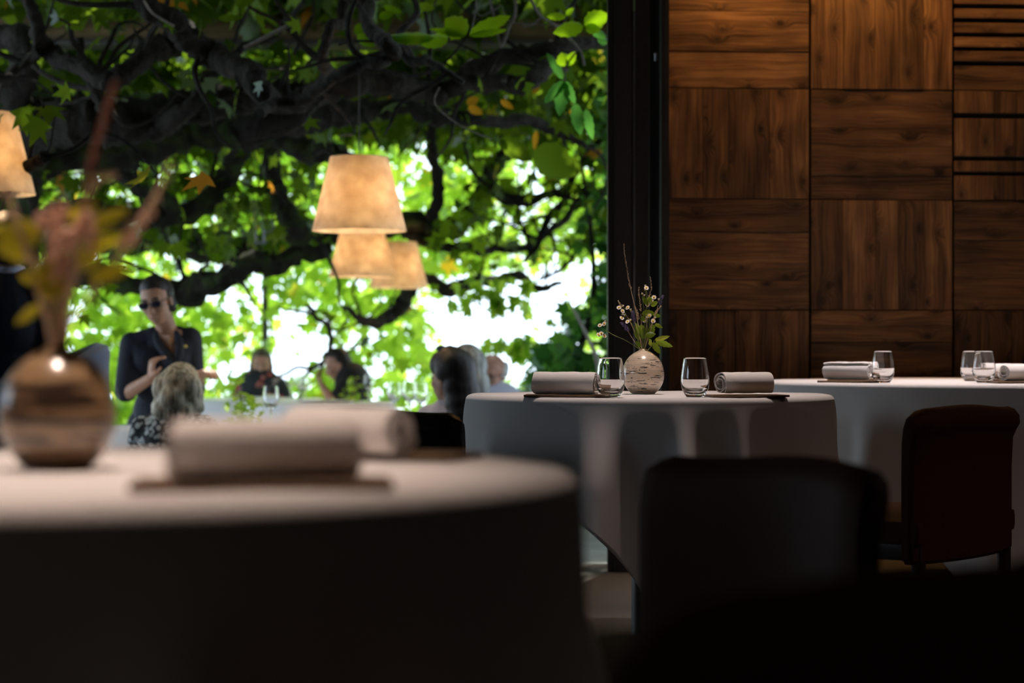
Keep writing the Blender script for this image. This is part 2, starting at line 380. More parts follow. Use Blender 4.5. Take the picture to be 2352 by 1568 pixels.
link('jamb', box_me((.56, 8.34, 0), (.645, 8.5, 2.75)), M['metal'], door, world=True)

# ------------------------------------------------------------------ tables and cloths
def table(key, label):
    x, y, z, r = TABLES[key]
    t = thing('round_table', label, 'table', (x, y, 0))
    link('tabletop', lathe_me([(0, z-.034), (r-.012, z-.034), (r-.006, z-.030), (r-.006, z-.006), (r-.012, z-.0025), (0, z-.0025)], 96), M['board'], t)
    link('pedestal', lathe_me([(0, .03), (.05, .03), (.05, z-.035), (0, z-.035)], 32), M['cleg'], t)
    link('base', lathe_me([(0, 0), (.16, 0), (.165, .012), (.15, .022), (.05, .035), (0, .035)], 48), M['cleg'], t)
def cloth(key, L, rot, nf, amp, seed, label, cat='tablecloth', zt=None, mname='linen', grp=None, xyzr=None):
    x, y, z, r = xyzr or TABLES[key]
    rg = random.Random(seed)
    ph = [rg.uniform(0, 6.28) for _ in range(6)]
    n = 420; rc = .016; S = 34
    vs = []; rings = 0
    pts = [(r-rc)*t for t in (0.02, .2, .4, .6, .75, .88, .95, 1.0)]
    def fold(a):
        aa = a+.16*math.sin(2*a+ph[0])+.10*math.sin(3*a+ph[1])+.07*math.sin(5*a+ph[4])
        v = math.cos(nf*aa+ph[2])
        return (v*.5+.5)**2.2*(.75+.25*math.sin(3*a+ph[3]))
    def drop(a):
        c = abs(math.cos(a-rot)); s_ = abs(math.sin(a-rot)); h = L/2
        m = max(c, s_); d = h/m
        return min(d, h*1.36)-r
    for rr in pts:
        for k in range(n):
            a = 2*math.pi*k/n
            vs.append((x+rr*math.cos(a), y+rr*math.sin(a), z+.0012*math.sin(a*7+rr*20+ph[5])*(rr/r)))
        rings += 1
    for i in range(1, 7):
        th = math.pi/2*i/6
        for k in range(n):
            a = 2*math.pi*k/n; rr = r-rc+rc*math.sin(th)
            vs.append((x+rr*math.cos(a), y+rr*math.sin(a), z-rc*(1-math.cos(th))))
        rings += 1
    for i in range(1, S+1):
        for k in range(n):
            a = 2*math.pi*k/n
            D = drop(a)-rc*1.57
            s = D*i/S
            corner = max(0, (D-(L/2-r))/(.41*L/2))
            sm = min(1, s/.24); sm = sm*sm*(3-2*sm)
            f = fold(a)
            out = (amp*(f-.60)*sm*(.45+s/.5*.55) + .19*s + corner*.03*s)
            tw = .02*sm*math.sin(nf*a+ph[1])*s
            rr = r+out
            zz = z-rc-s*(1-.05*f*sm)
            vs.append((x+rr*math.cos(a+tw), y+rr*math.sin(a+tw), zz))
        rings += 1
    fs = [(i*n+k, i*n+(k+1) % n, (i+1)*n+(k+1) % n, (i+1)*n+k) for i in range(rings-1) for k in range(n)]
    fs = [tuple(reversed(f)) for f in fs]
    fs.append(tuple(range(n)))
    me = mesh([(v[0]-x, v[1]-y, v[2]-0) for v in vs], fs)
    bm = bmesh.new(); bm.from_mesh(me); bmesh.ops.recalc_face_normals(bm, faces=bm.faces); bm.to_mesh(me); bm.free()
    o = link('tablecloth', me, M[mname], None, label, cat, grp); o.location = (x, y, 0)
    md = o.modifiers.new('thick', 'SOLIDIFY'); md.thickness = .0012; md.offset = -1
    return o
table('front', 'round dining table under the blurred white cloth at the lower left')
table('mid', 'round dining table under the white cloth beside the open sliding door')
table('far', 'large round dining table under white cloth by the timber wall')
cloth('front', 1.62, R(20), 11, .13, 5, 'white cloth on the nearest table, blurred, with bronze vase on it')
cloth('mid', 1.60, R(-45), 11, .12, 12, 'white cloth draped over the middle table in sharp focus')
cloth('far', 2.62, R(30), 19, .14, 8, 'white cloth with bluish folds on the table by the timber wall')

# ------------------------------------------------------------------ chairs
def back_profile():                      # (depth, z): depth positive = behind; seat side negative
    return [(-.028, -.07), (-.030, .14), (-.028, .24), (-.022, .275), (-.008, .298), (.014, .304), (.034, .298), (.048, .282),
            (.050, .262), (.040, .246), (.030, .225), (.026, .14), (.026, -.07)]
def make_chair(name, label, cat, loc, rz, wdt, leather, group=None, low=0.0, legm='cleg', zb=.42):
    t = thing(name, label, cat, loc, group, rz)          # local: back at +y side, seat towards -y, backrest centre at origin
    pr = back_profile(); n = len(pr); nx = 15; vs = []; fs = []
    for i in range(nx):
        u = -1+2*i/(nx-1)
        xx = u*wdt/2; e = max(0, abs(u)-.93)/.07
        curve = .045*(1-u*u)                            # gentle wrap of the backrest
        for (d, z) in pr:
            zz = z
            k = 1-e*.45
            top = max(0, z-.2)
            vs.append((xx*(1-.004*e), (d-.0)*k+curve, zb+(z*(1-low)) - e*e*.02*(z > .2) + .006*math.sin(u*3.1+.7)*(z > .2)+z*0))
    for i in range(nx-1):
        for k in range(n): fs.append((i*n+k, i*n+(k+1) % n, (i+1)*n+(k+1) % n, (i+1)*n+k))
    fs.append(tuple(range(n))); fs.append(tuple(reversed([(nx-1)*n+k for k in range(n)])))
    me = mesh(vs, fs); bm = bmesh.new(); bm.from_mesh(me); bmesh.ops.recalc_face_normals(bm, faces=bm.faces)
    bmesh.ops.bevel(bm, geom=[e for e in bm.edges if e.is_manifold and e.calc_face_angle(0) > 1.0], offset=.008, segments=3, affect='EDGES')
    link('backrest', bmesh_to(bm), leather, t)
    # apron joining the back to the seat, then the seat pad
    bm = bmesh.new(); box_bm(bm, (-wdt/2+.004, -.42, .395), (wdt/2-.004, .035, .455), .02)
    for v in bm.verts:
        if v.co.z > .44: v.co.z += .018*max(0, 1-(v.co.x/(wdt/2))**2)*max(0, 1-((v.co.y+.2)/.24)**2)
    link('seat', bmesh_to(bm), leather, t)
    bm = bmesh.new(); box_bm(bm, (-wdt/2+.02, -.40, .355), (wdt/2-.02, .03, .396), .006); link('seat_frame', bmesh_to(bm), M[legm], t)
    for sx in (-1, 1):
        for sy in (-.385, .015):
            b = MB(); x = sx*(wdt/2-.04); b.tube([(x, sy, .36), (x*1.02, sy*1.02, 0.0)], [.019, .013], 10); b.build('leg', M[legm], t, world=False)
    return t
def chair_px(pl, Yl, pr_, Yr, away, **kw):
    """backrest ends at picture columns pl (depth Yl) and pr_ (depth Yr); away=True: the seat lies beyond the back"""
    A = Vector(((pl-CX)/F*Yl, Yl)); B = Vector(((pr_-CX)/F*Yr, Yr)); c = (A+B)/2; d = (B-A)
    if away: rz = math.atan2(-d.y, -d.x)                 # local +x points from B to A, local +y (rear of the back) faces the camera
    else: rz = math.atan2(d.y, d.x)
    return make_chair(loc=(c.x, c.y, 0), rz=rz, wdt=d.length, **kw)
CG = None
chair_px(1482, 3.05, 2000, 2.58, False, name='dining_chair', label='red-brown leather chair in front of the middle table, curled top edge, facing the nearest table', cat='chair', leather=M['leather'])
chair_px(2080, 5.0, 2308, 5.46, True, name='dining_chair', label='red-brown leather chair, back to us, between the middle and far tables', cat='chair', leather=M['leather'], low=-.03)
chair_px(1432, 1.21, 2400, 1.63, True, name='dining_chair', label='very dark blurred leather chair filling the lower right corner, closest to us', cat='chair', leather=M['leather'])
chair_px(705, 5.30, 1068, 5.16, True, name='dining_chair', label='black leather chair between the nearest and middle tables, seen from behind', cat='chair', leather=M['dleather'])
make_chair('dining_chair', 'chair at the right edge of the view, only its seat showing', 'chair', (1.83, 5.72, 0), R(150), .5, M['leather'])

# ------------------------------------------------------------------ place settings
def napkin(px, py, Y, z, yaw, L, rad, label, seed, grp='rolled napkins'):
    rg = random.Random(seed); T = 2.7; th = .0016; m = 96; cs = []
    def rho(t): return .0105+(rad-.0105-th)*t+.0012*math.sin(t*17+seed)+(.002*math.sin(5*t*6.28) if t < .3 else 0)
    a0 = rg.uniform(0, 6.28)
    o_ = [(rho(i/m)+th, a0+i/m*T*6.2832) for i in range(m+1)]; i_ = [(rho(i/m)-th, a0+i/m*T*6.2832) for i in range(m+1)]
    nl = 22; vs = []; loop = m+1
    for s in range(nl+1):
        x = -L/2+L*s/nl; e = min(1, min(s, nl-s)/2.0); sc_ = .955+.045*e**.5
        wob = 1+.018*math.sin(s*.55+seed)+.01*math.sin(s*1.3+seed*2)
        for ring in (o_, i_):
            for i, (r, a) in enumerate(ring):
                k = sc_*(wob if i > m*.55 else 1)
                yy = r*math.cos(a)*k; zz = r*math.sin(a)*k*.96
                zz = max(zz, -rad*.90)+rad*.90
                xo = x + (.0018*math.sin(a*2+i*.1+seed) if s in (0, nl) else 0)
                vs.append((xo, yy, zz))
    fs = []; w2 = 2*loop
    for s in range(nl):
        for i in range(m):
            a = s*w2+i; fs.append((a, a+1, a+1+w2, a+w2))
            b_ = s*w2+loop+i; fs.append((b_, b_+w2, b_+1+w2, b_+1))
        for i in (0, m):
            a = s*w2+i; b_ = s*w2+loop+i; fs.append((a, b_, b_+w2, a+w2) if i == 0 else (a, a+w2, b_+w2, b_))
    for s in (0, nl):
        for i in range(m):
            a = s*w2+i; b_ = s*w2+loop+i; fs.append((a, b_, b_+1, a+1) if s == 0 else (a, a+1, b_+1, b_))
    me = mesh(vs, fs); bm = bmesh.new(); bm.from_mesh(me); bmesh.ops.recalc_face_normals(bm, faces=bm.faces); bm.to_mesh(me); bm.free()
    o = link('rolled_napkin', me, M['napkin'], None, label, 'napkin', grp)
    o.location = ((px-CX)/F*Y, Y, z); o.rotation_euler = (0, 0, yaw); return o
def placemat(px, Y, z, yaw, label, w_=.232, d_=.12):
    bm = bmesh.new(); box_bm(bm, (-w_/2, -d_/2, 0), (w_/2, d_/2, .0055), .0015)
    o = link('place_board', bmesh_to(bm), M['board'], None, label, 'board', 'dark boards under the napkins', smooth=False)
    o.location = ((px-CX)/F*Y, Y, z); o.rotation_euler = (0, 0, yaw); return o
def tumbler_mesh(h=.105):
    op = [(.0, 0), (.021, 0), (.0235, .0012), (.0275, .006), (.0325, .0145), (.0362, .0245), (.0380, .034), (.0383, .042), (.0375, .055), (.0355, .072), (.0330, .089), (.0303, h)]
    ip = [(.0291, h), (.0320, .089), (.0345, .072), (.0364, .055), (.0370, .044), (.0358, .035), (.0325, .0265), (.0270, .0195), (.0190, .0145), (.0095, .0122), (0, .0115)]
    def sm(p): q = catmull([(a, b, 0) for a, b in p], 3); return [(max(v.x, 0), v.y) for v in q]
    return lathe_me(sm(op)+[(.0297, h+.0008)]+sm(ip), 64)
TM = tumbler_mesh()
def tumbler(px, Y, z, label, grp='stemless water glasses'):
    o = link('water_glass', TM, None, None, label, 'glass', grp); o.location = ((px-CX)/F*Y, Y, z)
    if not TM.materials: TM.materials.append(M['glass'])
    return o
ZC = .7515
placemat(1304, 5.50, ZC, R(-4), 'dark board under the napkin left of the black-streaked vase')
napkin(1299, 880, 5.50, ZC+.006, R(-20), .175, .0345, 'rolled white napkin on the middle table, left of the vase', 1)
placemat(1712, 5.47, ZC, R(9), 'thin board under the napkin at the right end of the middle table', .212)
napkin(1709, 880, 5.48, ZC+.006, R(30), .158, .0345, 'rolled white napkin on the middle table, right of both glasses', 2)
tumbler(1402.5, 5.44, ZC, 'clear glass on the middle table overlapping the vase')
tumbler(1596.5, 5.44, ZC, 'clear glass on the middle table standing between vase and right napkin')
placemat(604, 1.835, ZC, R(6), 'blurred board under the large rolled napkin on the nearest table', .232, .115)
napkin(608, 1030, 1.845, ZC+.006, R(22), .170, .0325, 'large blurred rolled napkin in front on the nearest table', 3)
placemat(880, 2.34, ZC, R(-20), 'blurred board under the second napkin on the nearest table', .21, .11)
napkin(800, 995, 2.33, ZC+.006, R(-40), .165, .0315, 'blurred rolled napkin behind the large one on the nearest table', 4)
ZF = .7695
placemat(1948, 6.84, ZF, R(-8), 'board under the front napkin at the left of the far table', .205, .12)
napkin(1946, 850, 6.86, ZF+.006, R(-28), .158, .0335, 'rolled napkin in front of another at the left of the far table', 5)
placemat(1962, 7.25, ZF, R(-8), 'board under the rear napkin at the left of the far table', .19, .12)
napkin(1963, 850, 7.25, ZF+.006, R(-22), .150, .0335, 'rolled napkin half hidden behind the front one on the far table', 6)
tumbler(2028, 6.78, ZF, 'glass standing right beside the napkins on the far table')
tumbler(2231, 7.15, ZF, 'rear glass of the overlapping pair at the right of the far table')
tumbler(2260, 6.78, ZF, 'front glass of the overlapping pair at the right of the far table')
placemat(2352, 6.72, ZF, R(6), 'board cut by the right edge of the view on the far table', .22, .12)
napkin(2346, 855, 6.74, ZF+.006, R(30), .16, .031, 'rolled napkin with open folds at the right edge on the far table', 7)
placemat(2305, 7.25, ZF, R(6), 'board under the rear napkin behind the glass pair on the far table', .20, .12)
napkin(2305, 850, 7.27, ZF+.006, R(12), .155, .031, 'rolled napkin seen behind the glass pair on the far table', 8)
link('place_card', box_me((0, 0, 0), (.06, .03, .004), .001), M['napkin'], None, 'small flat white card beside the napkin on the far table', 'card').location = ((1996-CX)/F*6.95, 6.95, ZF)

# ------------------------------------------------------------------ vases
def vase_mat(name, base, streak, low, rough, big=1.0, thr=.60, lowz=.03):
    m = mat(name, base, rough, spec=.6); g = N(m); g.b.inputs['Coat Weight'].default_value = .6; g.b.inputs['Coat Roughness'].default_value = .08
    tc = g.n('ShaderNodeTexCoord')
    def nz(sx, sz, scale, det=3, rgh=.5):
        mp = g.n('ShaderNodeMapping', i_Vector=tc.outputs['Object']); mp.inputs['Scale'].default_value = (sx, sx, sz)
        x = g.n('ShaderNodeTexNoise', i_Vector=mp.outputs[0]); x.inputs['Scale'].default_value = scale; x.inputs['Detail'].default_value = det; x.inputs['Roughness'].default_value = rgh; return x.outputs[0]
    st = nz(1, 9, 22*big, 4, .6); sp = nz(1, 2.2, 130, 2)
    zz = g.n('ShaderNodeSeparateXYZ', i_Vector=tc.outputs['Object']).outputs[2]
    a = g.ramp(st, [(thr, (0, 0, 0)), (thr+.035, (1, 1, 1))]); b_ = g.ramp(sp, [(.66, (0, 0, 0)), (.70, (1, 1, 1))])
    fine = nz(1, 14, 14, 5)
    c0 = g.ramp(fine, [(.3, tuple(x*.72 for x in base)), (.7, tuple(min(1, x*1.18) for x in base))])
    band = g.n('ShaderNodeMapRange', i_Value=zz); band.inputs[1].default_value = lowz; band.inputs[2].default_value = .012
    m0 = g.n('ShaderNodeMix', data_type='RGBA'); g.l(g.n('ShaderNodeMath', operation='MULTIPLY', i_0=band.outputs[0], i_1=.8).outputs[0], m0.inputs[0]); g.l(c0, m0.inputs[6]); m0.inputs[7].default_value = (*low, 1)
    mx = g.n('ShaderNodeMath', operation='MAXIMUM'); g.l(a, mx.inputs[0]); g.l(b_, mx.inputs[1])
    up = g.n('ShaderNodeMapRange', i_Value=zz); up.inputs[1].default_value = .112; up.inputs[2].default_value = .098
    mm = g.n('ShaderNodeMath', operation='MULTIPLY', i_0=mx.outputs[0], i_1=up.outputs[0])
    m1 = g.n('ShaderNodeMix', data_type='RGBA', i_0=mm.outputs[0]); g.l(m0.outputs[2], m1.inputs[6]); m1.inputs[7].default_value = (*streak, 1)
    g.l(m1.outputs[2], g.b.inputs['Base Color']); g.bump(st, .06, .001)
    return m
prof = [(0, 0), (.030, 0), (.034, .0015), (.046, .013), (.0560, .030), (.0600, .050), (.0588, .068), (.0535, .087), (.0450, .1015), (.0345, .1120), (.0235, .1190), (.0140, .1243), (.0095, .1280), (.0078, .1288), (.0068, .1270), (.0080, .120), (.020, .108), (.045, .080), (.052, .050), (.040, .012), (0, .006)]
prof = [(max(v.x, 0), max(v.y, 0)) for v in catmull([(a, b, 0) for a, b in prof], 4)]
def vase(px, Y, z, label, m, rz=0):
    o = link('bud_vase', lathe_me(prof, 72), m, None, label, 'vase'); o.location = ((px-CX)/F*Y, Y, z); o.rotation_euler = (0, 0, rz); return o
vase(1477.5, 5.85, ZC, 'round cream vase with black streaks and daisies on the middle table', vase_mat('birch_glaze', (.62, .50, .38), (.02, .017, .015), (.25, .20, .16), .28, thr=.565), 1.1)
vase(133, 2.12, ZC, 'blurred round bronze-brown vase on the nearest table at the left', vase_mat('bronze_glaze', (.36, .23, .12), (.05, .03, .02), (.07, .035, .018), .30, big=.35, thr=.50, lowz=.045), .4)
# ------------------------------------------------------------------ terrace: beam, trees, foliage
rnd = random.Random(77); nrg = np.random.default_rng(77)
tb = thing('pergola_beam', 'dark weathered timber beam running across the top of the terrace', 'beam', (-1, 12.6, TZ))
def pframe(u, z, d): return Vector((u, 12.6-d, z))
zb0 = CZ+(HY-100)/F*12.6
bl = []; zz = zb0+.02
for k in range(4): bl.append((-6.2, -1.9+.2*k, zz, zz+.26, 'H', 300+k)); bl.append((-1.9+.2*k, 4.2, zz, zz+.26, 'H', 310+k)); zz += .262
link('planking', boards_me(bl, pframe), M['planks'], tb, world=True, smooth=False)
link('edge_trim', box_me((-6.2, 12.55, zb0-.012), (4.2, 12.8, zb0+.02), .003), M['metal'], tb, world=True)
for x in (-5.9, 3.9): link('post', box_me((x, 12.62, TZ), (x+.16, 12.78, zb0+1.0), .008), M['planks'], tb, world=True)

def limb(pts, Y, rpx, name, parent, m='bark', gn=.45, seed=0, n=12, wob=.05):
    q = []
    for i, p in enumerate(pts):
        y = Y if not hasattr(Y, '__len__') else Y[0]+(Y[1]-Y[0])*i/(len(pts)-1)
        y += .35*math.sin(i*1.3+seed)*(.5 if len(pts) > 3 else 0)
        q.append(P(p[0], p[1], y))
    y0 = Y if not hasattr(Y, '__len__') else sum(Y)/2
    if not hasattr(rpx, '__len__'): rpx = [rpx, rpx*.9]
    rad = [r/F*y0 for r in rpx]
    c = catmull(q, 9)
    for i, v in enumerate(c):
        v += Vector((noise.noise(v*5+Vector((seed, 0, 0))), noise.noise(v*5+Vector((0, seed, 9))), noise.noise(v*5+Vector((3, 1, seed)))))*wob
    b = MB(); b.tube(c, rad, n, gnarl=gn, seed=seed)
    b.build(name, M[m], parent); return c, rad
t1 = thing('plane_tree', 'old gnarled dark-barked tree whose heavy limbs spread across the upper left', 'tree', (-4.7, 11.2, TZ))
t2 = thing('plane_tree', 'gnarled tree farther back with mossy limbs behind the lampshades', 'tree', (-5.0, 16.0, TZ))
paths = []
L = [
 ([(-150,330),(0,300),(110,290),(230,285),(330,272),(440,250),(540,232),(640,222),(720,215)], 11, [66,62,58,52,46,40,36,30,24], 'bark'),
 ([(600,235),(680,232),(790,190),(880,182),(990,205),(1080,178),(1125,140),(1260,111),(1420,70)], 10.6, [26,26,28,28,26,24,22,17,10], 'bark'),
 ([(318,-60),(344,0),(383,46),(440,90),(498,126),(555,153),(600,190),(640,225)], 9.6, [22,24,27,30,32,30,27,20], 'bark'),
 ([(40,-50),(65,20),(95,80),(120,115),(170,150),(240,180),(300,155),(360,120),(430,100)], 9.9, [12,14,17,20,22,22,24,28,30], 'bark'),
 ([(-60,190),(0,182),(50,150),(100,120)], 9.9, [14,13,12,14], 'bark'),
 ([(600,255),(640,238),(700,213),(750,182),(815,149),(890,125),(915,112),(960,140),(1000,140),(1060,175)], 9.2, [13,14,15,15,14,15,19,11,9,6], 'bark'),
 ([(812,-50),(832,20),(850,65),(880,100),(910,120)], 9.2, [14,15,16,17,17], 'bark'),
 ([(800,-50),(790,30),(762,70),(745,120),(740,180),(700,215)], 9.7, [13,13,11,13,15,14], 'bark'),
 ([(1060,195),(1170,192),(1240,165),(1275,130),(1340,108)], 10.4, [18,21,21,15,8], 'bark'),
 ([(540,310),(680,275),(770,262),(860,248),(930,245),(992,272),(1100,276),(1215,276),(1320,315),(1350,345)], 11.6, [34,34,30,24,20,18,16,13,9,6], 'bark'),
 ([(60,380),(250,350),(400,305),(520,295),(620,305),(720,350),(800,345)], 12.0, [30,42,46,42,32,26,16], 'moss'),
 ([(30,700),(62,560),(70,440),(85,330),(110,210)], 11.6, [26,30,30,34,38], 'moss'),
 ([(-20,470),(20,430),(62,385),(100,350)], 8.9, [13,13,14,14], 'bark'),
 ([(180,90),(210,180),(250,250)], 10.2, [9,12,16], 'bark'), ([(-80,90),(20,80),(60,130),(40,220),(30,300)], 10.8, [16,30,34,34,40], 'bark'),
 ([(370,300),(440,250),(470,170),(560,120),(640,60),(690,10)], 10.9, [24,20,14,10,8,6], 'bark'),
]
for i, (pts, Y, r, m_) in enumerate(L): paths.append((limb(pts, Y, r, 'limb', t1, m_, seed=i+1), t1))
K = [
 ([(-200,560),(150,540),(260,560),(360,545),(450,562),(560,572),(690,550),(800,530),(930,515),(1037,527),(1090,480),(1126,400),(1165,350),(1150,290)], 16.2, [34,30,32,30,30,32,34,32,28,26,26,22,18,8], 'moss'),
 ([(330,655),(425,668),(480,655),(540,630),(600,600),(690,590),(760,560)], 13.2, [14,38,28,24,26,22,16], 'moss'),
 ([(-60,660),(120,630),(230,640),(330,655)], 13.3, [16,22,26,18], 'moss'),
 ([(930,535),(1000,560),(1081,571),(1153,571),(1233,562),(1304,490),(1349,446),(1420,420)], 16.0, [16,13,10,9,8,9,8,7], 'bark'),
 ([(960,640),(1037,663),(1081,652),(1193,641),(1242,668),(1290,650)], 16.5, [12,17,16,12,9,4], 'bark'),
 ([(965,625),(950,655),(935,690),(900,725),(855,742),(815,730),(790,700)], 16.5, [10,15,17,17,14,8,5], 'bark'),
 ([(600,260),(630,350),(640,430),(660,500),(690,545)], 13.0, [18,18,20,24,28], 'moss'),
 ([(560,320),(510,420),(430,480),(330,505),(200,490),(60,500)], 12.8, [22,24,26,26,24,20], 'moss'),
 ([(1000,510),(1008,420),(995,330),(1000,270),(1010,200)], 13.6, [16,14,12,10,7], 'bark'),
 ([(1126,420),(1190,472),(1260,455),(1330,440),(1410,470)], 13.8, [14,11,9,8,6], 'bark'),
 ([(1410,300),(1350,360),(1300,450),(1240,540),(1200,600)], 14.3, [7,8,9,8,5], 'bark'),
 ([(1420,520),(1340,560),(1290,620),(1240,640)], 17.3, [7,6,5,3], 'bark'),
 ([(700,700),(740,735),(760,790),(740,840)], 15.5, [4,6,6,4], 'bark'),
 ([(400,470),(300,420),(240,330),(200,290)], 12.6, [18,22,24,26], 'moss'),
]
for i, (pts, Y, r, m_) in enumerate(K): paths.append((limb(pts, Y, r, 'limb', t2, m_, seed=i+31), t2))
for t, (x, y), (p, Y), r in ((t1, (-4.7, 11.2), ((-150, 330), 11), .2), (t2, (-5.0, 16.0), ((-200, 560), 16.2), .17)):
    e = P(p[0], p[1], Y); b = MB()
    b.tube(catmull([(x, y, TZ), (x+.05, y, TZ+.9), (x+.3, y-.05, e.z-.15), tuple(e+Vector((.3, 0, 0)))], 8), [r*1.3, r, r*.95, .13], 14, gnarl=.4, seed=3); b.build('trunk', M['bark'], t)
tw = {t1: MB(), t2: MB()}; tips = []
for (c, rad), t in paths:
    for _ in range(7):
        i = rnd.randrange(4, len(c)-1); p = c[i]; sx, sy = CX+F*p.x/p.y, HY-F*(p.z-CZ)/p.y
        if (sy < 110 and rnd.random() < .7) or (700 < sx < 1040 and 380 < sy < 720): continue
        d = Vector((rnd.gauss(0, .7), rnd.gauss(0, .5), rnd.gauss(.25, .6))).normalized(); ln = rnd.uniform(.25, .8)
        q = [p]
        for k in range(5): d = (d+Vector((rnd.gauss(0, .35), rnd.gauss(0, .35), rnd.gauss(.05, .35)))).normalized(); q.append(q[-1]+d*ln/5)
        r0 = rnd.uniform(.008, .02); tw[t].tube(catmull(q, 3), [r0, r0*.7, .004], 6); tips.append((q[-1], t)); tips.append((q[3], t))
for t in (t1, t2): tw[t].build('twigs', M['bark'], t, kind='stuff')

LT = np.array([(0, 0, 0), (.48, .06, -.07), (.26, .27, -.02), (.50, .66, -.10), (.17, .55, -.01), (0, 1, -.12), (-.48, .06, -.07), (-.26, .27, -.02), (-.50, .66, -.10), (-.17, .55, -.01)])
def leaves(name, pos, size, m, parent=None, droop=.5, tint=None, label=None, cat=None, kind=None, group=None, elong=1.0):
    n = len(pos)
    if n == 0: return
    pos = np.asarray(pos, float)
    az = nrg.uniform(0, 2*np.pi, n); el = nrg.normal(-droop, .55, n)
    y = np.stack([np.cos(az)*np.cos(el), np.sin(az)*np.cos(el), np.sin(el)], 1)
    rv = nrg.normal(size=(n, 3)); rv[:, 2] += 1.2
    x = np.cross(y, rv); x /= np.linalg.norm(x, axis=1)[:, None]; z = np.cross(x, y)
    s = size*nrg.uniform(.6, 1.25, n)
    T = LT*np.array([1/elong**.5, elong**.5, 1])
    V = pos[:, None, :]+s[:, None, None]*(T[None, :, 0:1]*x[:, None, :]+T[None, :, 1:2]*y[:, None, :]+T[None, :, 2:3]*z[:, None, :])
    f = np.array([[0, 1, 2, 3, 4, 5], [0, 5, 9, 8, 7, 6]])
    idx = (np.arange(n)[:, None, None]*10+f[None]).reshape(-1)
    me = bpy.data.meshes.new(name); me.vertices.add(n*10); me.vertices.foreach_set('co', V.reshape(-1))
    me.loops.add(len(idx)); me.loops.foreach_set('vertex_index', idx)
    me.polygons.add(n*2); me.polygons.foreach_set('loop_start', np.arange(n*2)*6); me.polygons.foreach_set('loop_total', np.full(n*2, 6))
    me.update(calc_edges=True)
    if tint is None: tint = np.clip(nrg.beta(2, 2.2, n), 0, .93); tint[nrg.random(n) < .012] = 1
    a = me.attributes.new('tint', 'FLOAT', 'POINT'); a.data.foreach_set('value', np.repeat(tint, 10))
    return link(name, me, m, parent, label, cat, group, kind, smooth=False, world=parent is not None)
def hole(px, py, cx, cy, rx, ry, rot=0):
    c, s = math.cos(rot), math.sin(rot); dx = px-cx; dy = py-cy
    return ((dx*c+dy*s)/rx)**2+((-dx*s+dy*c)/ry)**2
def curtain(n, Y0, Y1, xr, zr, dens, clump):
    out = []
    Ym = (Y0+Y1)/2
    while len(out) < n:
        X = rnd.uniform(*xr); Z = rnd.uniform(*zr); px = CX+F*X/Ym; py = HY-F*(Z-CZ)/Ym
        d = dens(px, py)*(.35+1.1*max(0, .5+1.4*noise.noise(Vector((X*1.6, Z*1.6, clump)))))
        if rnd.random() < d: out.append((X, rnd.uniform(Y0, Y1), Z))
    return out
def dA(px, py):
    d = .62; nn = .55*noise.noise(Vector((px*.012, py*.012, 3)))+.35*noise.noise(Vector((px*.035, py*.035, 8)))
    h = hole(px, py, 1185, 760, 225, 135, R(25)); d *= min(1, max(.015, (h-.75+nn)*1.6))
    h = hole(px, py, 1195, 890, 110, 80); d *= min(1, max(.02, (h-.8+nn)*1.6))
    h = hole(px, py, 545, 850, 105, 62); d *= min(1, max(.22, h-.3))
    h = hole(px, py, 690, 800, 48, 60); d *= min(1, max(.15, h-.4))
    h = hole(px, py, 930, 890, 150, 50); d *= min(1, max(.10, h-.2))
    h = hole(px, py, 1200, 640, 130, 50); d *= min(1, max(.35, h-.2))
    if py < 560: d *= 1.25
    if px < 700 and py < 600: d *= 1.3
    if py < 300: d *= 1.3
    return min(1, d)
leaves('foliage', curtain(13000, 16.6, 20.2, (-5.4, 1.6), (.15, 4.2), dA, 1.0), .158, M['leafA'], t2, droop=.7)
leaves('low_hedge_plants', curtain(2600, 17.5, 19, (-5.4, 1.0), (-.25, .62), lambda a, b: 1 if b > 870 else .1, 4.0), .13, M['leafA'], None, droop=.1,
       label='bright green low planting along the far edge of the terrace', cat='plants', kind='stuff')
# canopy roof over the terrace: hides the sky above and keeps the limbs dark
pos = []
while len(pos) < 21000:
    x, y = rnd.uniform(-8, 4.2), rnd.uniform(9.2, 16.8)
    if x > .6 and y < 11 and rnd.random() < .8: continue
    lo = 2.95 if y < 13 else 2.62
    if .3+1.3*(.5+noise.noise(Vector((x*.9, y*.9, 2)))) < rnd.random()*1.1: continue
    pos.append((x, y, lo+abs(rnd.gauss(0, .28))))
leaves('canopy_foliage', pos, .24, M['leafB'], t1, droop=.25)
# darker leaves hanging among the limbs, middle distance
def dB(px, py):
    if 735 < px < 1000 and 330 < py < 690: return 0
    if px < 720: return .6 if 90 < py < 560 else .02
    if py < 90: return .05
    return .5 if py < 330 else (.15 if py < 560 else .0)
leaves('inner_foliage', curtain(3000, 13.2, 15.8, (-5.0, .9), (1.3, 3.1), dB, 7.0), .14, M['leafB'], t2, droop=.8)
pos = []
for p, t in tips:
    sx, sy = CX+F*p.x/p.y, HY-F*(p.z-CZ)/p.y
    if 680 < sx < 1000 and 300 < sy < 690: continue
    if rnd.random() < (.12 if p.z > CZ+(HY-120)/F*p.y else .30):
        for _ in range(rnd.randrange(2, 8)): pos.append(tuple(p+Vector((rnd.gauss(0, .12), rnd.gauss(0, .12), rnd.gauss(0, .09)))))
leaves('twig_leaves', pos, .12, M['leafB'], t1, droop=.7)
